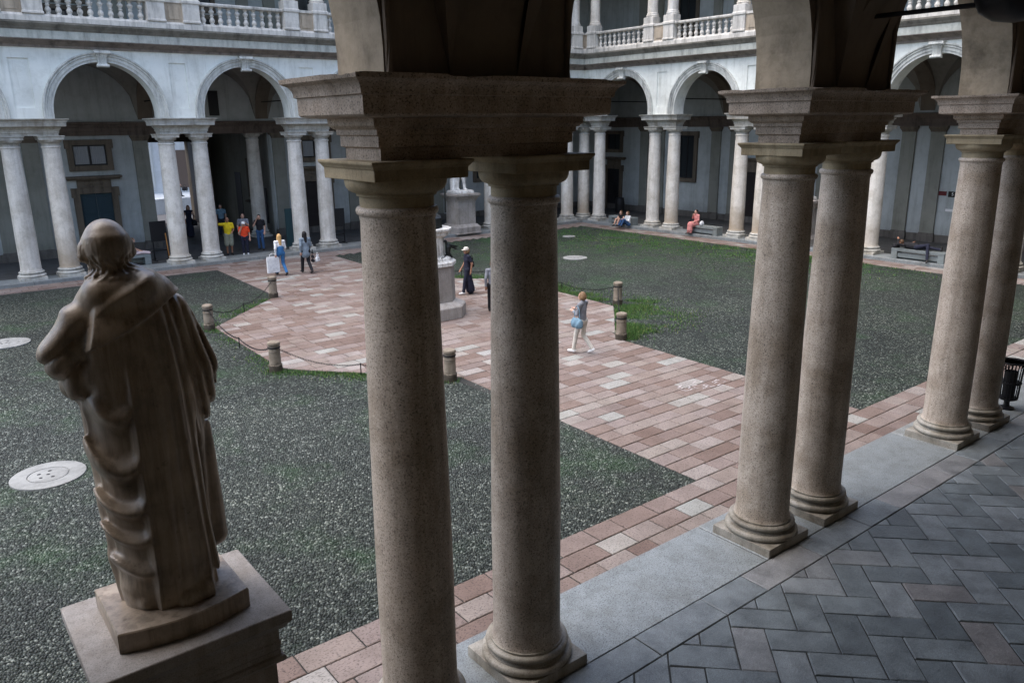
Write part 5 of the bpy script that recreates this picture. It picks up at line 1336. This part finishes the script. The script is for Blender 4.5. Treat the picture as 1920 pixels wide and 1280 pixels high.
# group under the far arcade
person('man in yellow T-shirt and pale shorts pointing with one arm', (8.21, 30.95, .0), face(-.2, -1), 1.76, dict(elR=(.45, .03, 1.40), wrR=(.70, .10, 1.41), elL=(-.24, .02, 1.12), wrL=(-.16, .20, 1.06)), 'yellow', 'khaki', 'tan', hairstyle='bald', sleeves='short', legs='shorts', bulk=1.12)
person('stout person in orange-red top and white cap beside the man in yellow', (8.83, 30.6, .0), face(-.3, -1), 1.52, dict(elR=(.25, .05, 1.14), wrR=(.08, .16, 1.50), elL=(-.26, -.02, 1.10), wrL=(-.26, .04, .86)), 'red', 'navy', shoe='shoe_white', hair='cloth_white', sleeves='short', bulk=1.25, hat='cloth_white')
person('man in grey T-shirt standing behind the person in orange-red', (9.23, 31.75, .0), face(-.2, -1), 1.80, dict(elL=(-.22, .05, 1.14), wrL=(-.06, .18, 1.28)), 'grey', 'navy', hair='hair_dark', sleeves='short')
person('person in black shirt and blue jeans holding a phone to the face', (9.93, 31.5, .0), face(-.6, -1), 1.70, dict(elR=(.27, .08, 1.16), wrR=(.10, .16, 1.46), knL=(-.09, .06, .5), anL=(-.11, .05, .08), toL=(-.13, .2, .03)), 'black', 'jeans', hair='hair_dark', hairstyle='pony', sleeves='short', bulk=1.1)
person('woman in long navy dress standing in the passage', (8.75, 38.6, .0), face(-.1, -1), 1.72, dict(elL=(-.25, .0, 1.12), wrL=(-.24, .06, .86)), 'navy', 'navy', hair='hair_brown', hairstyle='long', sleeves='none', skirt=[((0, 0, .95), (0, 0, .45), .15, .19), ((0, 0, .45), (0, 0, .16), .19, .2)], voxel=.02)
bag('shoulder_bag', 'dark bag held by the woman in the long navy dress in the passage', (8.98, 38.45, .62), 0, (.15, .07, .32), 'cloth_black', .25)
person('person in pale blue shirt half hidden in the dark passage', (10.15, 37.6, .0), face(-.3, -1), 1.75, None, 'lightblue', 'navy', hair='hair_dark', sleeves='short', voxel=.02)
person('woman in black walking on the street beyond the passage', (12.35, 52.8, 1.02), face(1, -.2), 1.68, walk1, 'black', 'black', hair='hair_blond', hairstyle='bob', sleeves='none', skirt=[((0, 0, .95), (0, 0, .55), .14, .19)], voxel=.022)
bag('handbag', 'black handbag carried by the woman on the street', (12.75, 52.6, 1.45), 0, (.2, .08, .28), 'cloth_black', .15)
person('seated person in pale clothes on the bench behind the statue head', (3.95, 31.0, -.02), face(1, -.2), 1.55, dict(pel=(0, 0, .60), chest=(0, .06, .88), neck=(0, .12, 1.06), head=(0, .16, 1.21), shL=(-.17, .10, 1.02), shR=(.17, .10, 1.02), elL=(-.22, .2, .80), wrL=(-.12, .38, .72), elR=(.22, .2, .80), wrR=(.12, .38, .72),
       hipL=(-.09, .04, .58), hipR=(.09, .04, .58), knL=(-.13, .45, .64), knR=(.13, .45, .62), anL=(-.1, .82, .58), anR=(.1, .85, .58), toL=(-.11, .92, .68), toR=(.11, .95, .68)), 'palepink', 'palepink', hair='hair_brown', hairstyle='bun', sleeves='short', voxel=.018)
# women walking on the path
person('woman with long blond hair in white blouse and blue dungarees', (8.25, 25.04, GZ), face(-.05, 1), 1.70, walk1, 'white', 'denim', shoe='shoe_dark', hair='hair_blond', hairstyle='long', voxel=.015, bulk=1.03,
       skirt=[((0, -.02, .95), (0, -.01, 1.12), .152, .155, 2)])
bag('shopping_bag', 'large flat white shopping bag carried by the blond woman', (7.90, 25.0, GZ+.16), .15, (.27, .045, .66), 'cloth_white', .12, False)
person('woman with black hair, grey jacket and black trousers on the path', (9.24, 24.8, GZ), face(.0, 1), 1.74, walk1, 'greyblue', 'black', hair='hair_dark', hairstyle='long', voxel=.015, bulk=1.06, skirt=[((0, 0, .98), (0, 0, .80), .17, .18)])
bag('handbag', 'black handbag held by the woman in the grey jacket', (9.56, 24.85, GZ+.42), 1.3, (.17, .06, .42), 'cloth_black', .12)
bag('plastic_bag', 'small white bag next to the black handbag', (9.72, 24.75, GZ+.42), .6, (.13, .07, .30), 'cloth_white', .1)
person('woman in long black dress and pale cap beside the monument', (11.87, 16.97, GZ), face(-.95, .25), 1.69, dict(walk1), 'navy', 'navy', skin='tan', shoe='shoe_white', hair='hair_auburn', hairstyle='bob', sleeves='short', voxel=.014, skirt=[((0, 0, .98), (0, -.03, .55), .15, .18), ((0, -.03, .55), (0, -.10, .20), .18, .20)], hat='cloth_cream')
bag('backpack', 'small dark backpack on the woman in the long black dress', (12.03, 16.90, GZ+.98), face(-.95, .25), (.13, .09, .34), 'cloth_black', .08)
person('woman with short fair hair, grey top and white trousers walking on the path', (9.80, 8.80, GZ), face(-.35, 1), 1.66, dict(walk1, elL=(-.24, .04, 1.12), wrL=(-.12, .20, 1.16), elR=(.24, .05, 1.12), wrR=(.12, .22, 1.18)), 'grey', 'cream', shoe='shoe_white', hair='hair_auburn', hairstyle='bob', sleeves='long', voxel=.012, bulk=.97)
bag('shoulder_bag', 'light blue shoulder bag of the woman in white trousers', (9.54, 8.72, GZ+.74), face(-.35, 1)+1.2, (.20, .08, .27), 'cloth_lightblue', .34)
person('person in brown clothes mostly hidden behind the nearest right column', (10.82, 14.05, GZ), face(.6, 1), 1.72, walk1, 'grey', 'black', skin='tan', hair='hair_brown', voxel=.018)
# right wing
SIT = dict(pel=(0, 0, .53), chest=(0, .02, .84), neck=(0, .03, 1.02), head=(0, .06, 1.17), shL=(-.17, .02, .98), shR=(.17, .02, .98), elL=(-.22, .06, .74), wrL=(-.12, .28, .66), elR=(.22, .06, .74), wrR=(.12, .28, .66),
           hipL=(-.09, .03, .50), hipR=(.09, .03, .50), knL=(-.10, .44, .50), knR=(.10, .44, .50), anL=(-.10, .46, .08), anR=(.10, .50, .08), toL=(-.11, .60, .03), toR=(.11, .64, .03))
person('person in pink sitting on the stone bench', (29.70, 21.1, .0), face(-1, .15), 1.66, dict(SIT, elR=(.2, .10, .82), wrR=(.06, .2, .98)), 'pink', 'pink', hair='hair_dark', hairstyle='bun', shoe='shoe_dark', voxel=.017, skirt=[((0, .0, .52), (0, .44, .50), .15, .17), ((0, .44, .48), (0, .46, .25), .16, .17)])
bag('tote_bag', 'white bag on the bench beside the person in pink', (29.62, 20.68, .46), 0, (.14, .12, .24), 'cloth_white', .0)
GS = dict(pel=(0, 0, .14), chest=(0, .02, .42), neck=(0, .05, .60), head=(0, .08, .75), shL=(-.17, .03, .56), shR=(.17, .03, .56), elL=(-.22, .14, .36), wrL=(-.06, .34, .40), elR=(.22, .14, .36), wrR=(.06, .34, .40),
          hipL=(-.09, .03, .12), hipR=(.09, .03, .12), knL=(-.10, .40, .42), knR=(.10, .42, .40), anL=(-.08, .58, .08), anR=(.10, .62, .08), toL=(-.09, .72, .03), toR=(.11, .76, .03))
person('woman in dark top with bare legs sitting on the kerb near the corner', (29.25, 26.15, .01), face(-1, -.15), 1.66, GS, 'black', 'black', skin='skin', hair='hair_brown', hairstyle='long', sleeves='none', legs='bare', voxel=.017)
person('woman in white shirt and jeans sitting on the kerb near the corner', (29.25, 25.6, .01), face(-1, .2), 1.66, GS, 'white', 'jeans', hair='hair_brown', hairstyle='long', voxel=.017)
person('man in dark clothes lying on the bench at the right', (29.74, 9.75, .44), 0, 1.75, dict(pel=(0, -.25, .13), chest=(0, .06, .14), neck=(0, .28, .16), head=(0, .42, .24), shL=(-.17, .22, .15), shR=(.17, .22, .15), elL=(-.28, .40, .2), wrL=(-.1, .50, .36), elR=(.3, .1, .14), wrR=(.12, -.05, .26),
       hipL=(-.09, -.28, .12), hipR=(.09, -.28, .12), knL=(-.14, -.74, .26), knR=(.10, -.74, .12), anL=(-.40, -.88, -.30), anR=(.08, -1.15, .1), toL=(-.52, -.92, -.38), toR=(.09, -1.2, .22)), 'black', 'navy', skin='tan', hair='hair_brown', voxel=.017)
bag('bag_pillow', 'dark bag used as a pillow by the lying man', (29.72, 10.36, .452), 0, (.2, .16, .12), 'cloth_black')
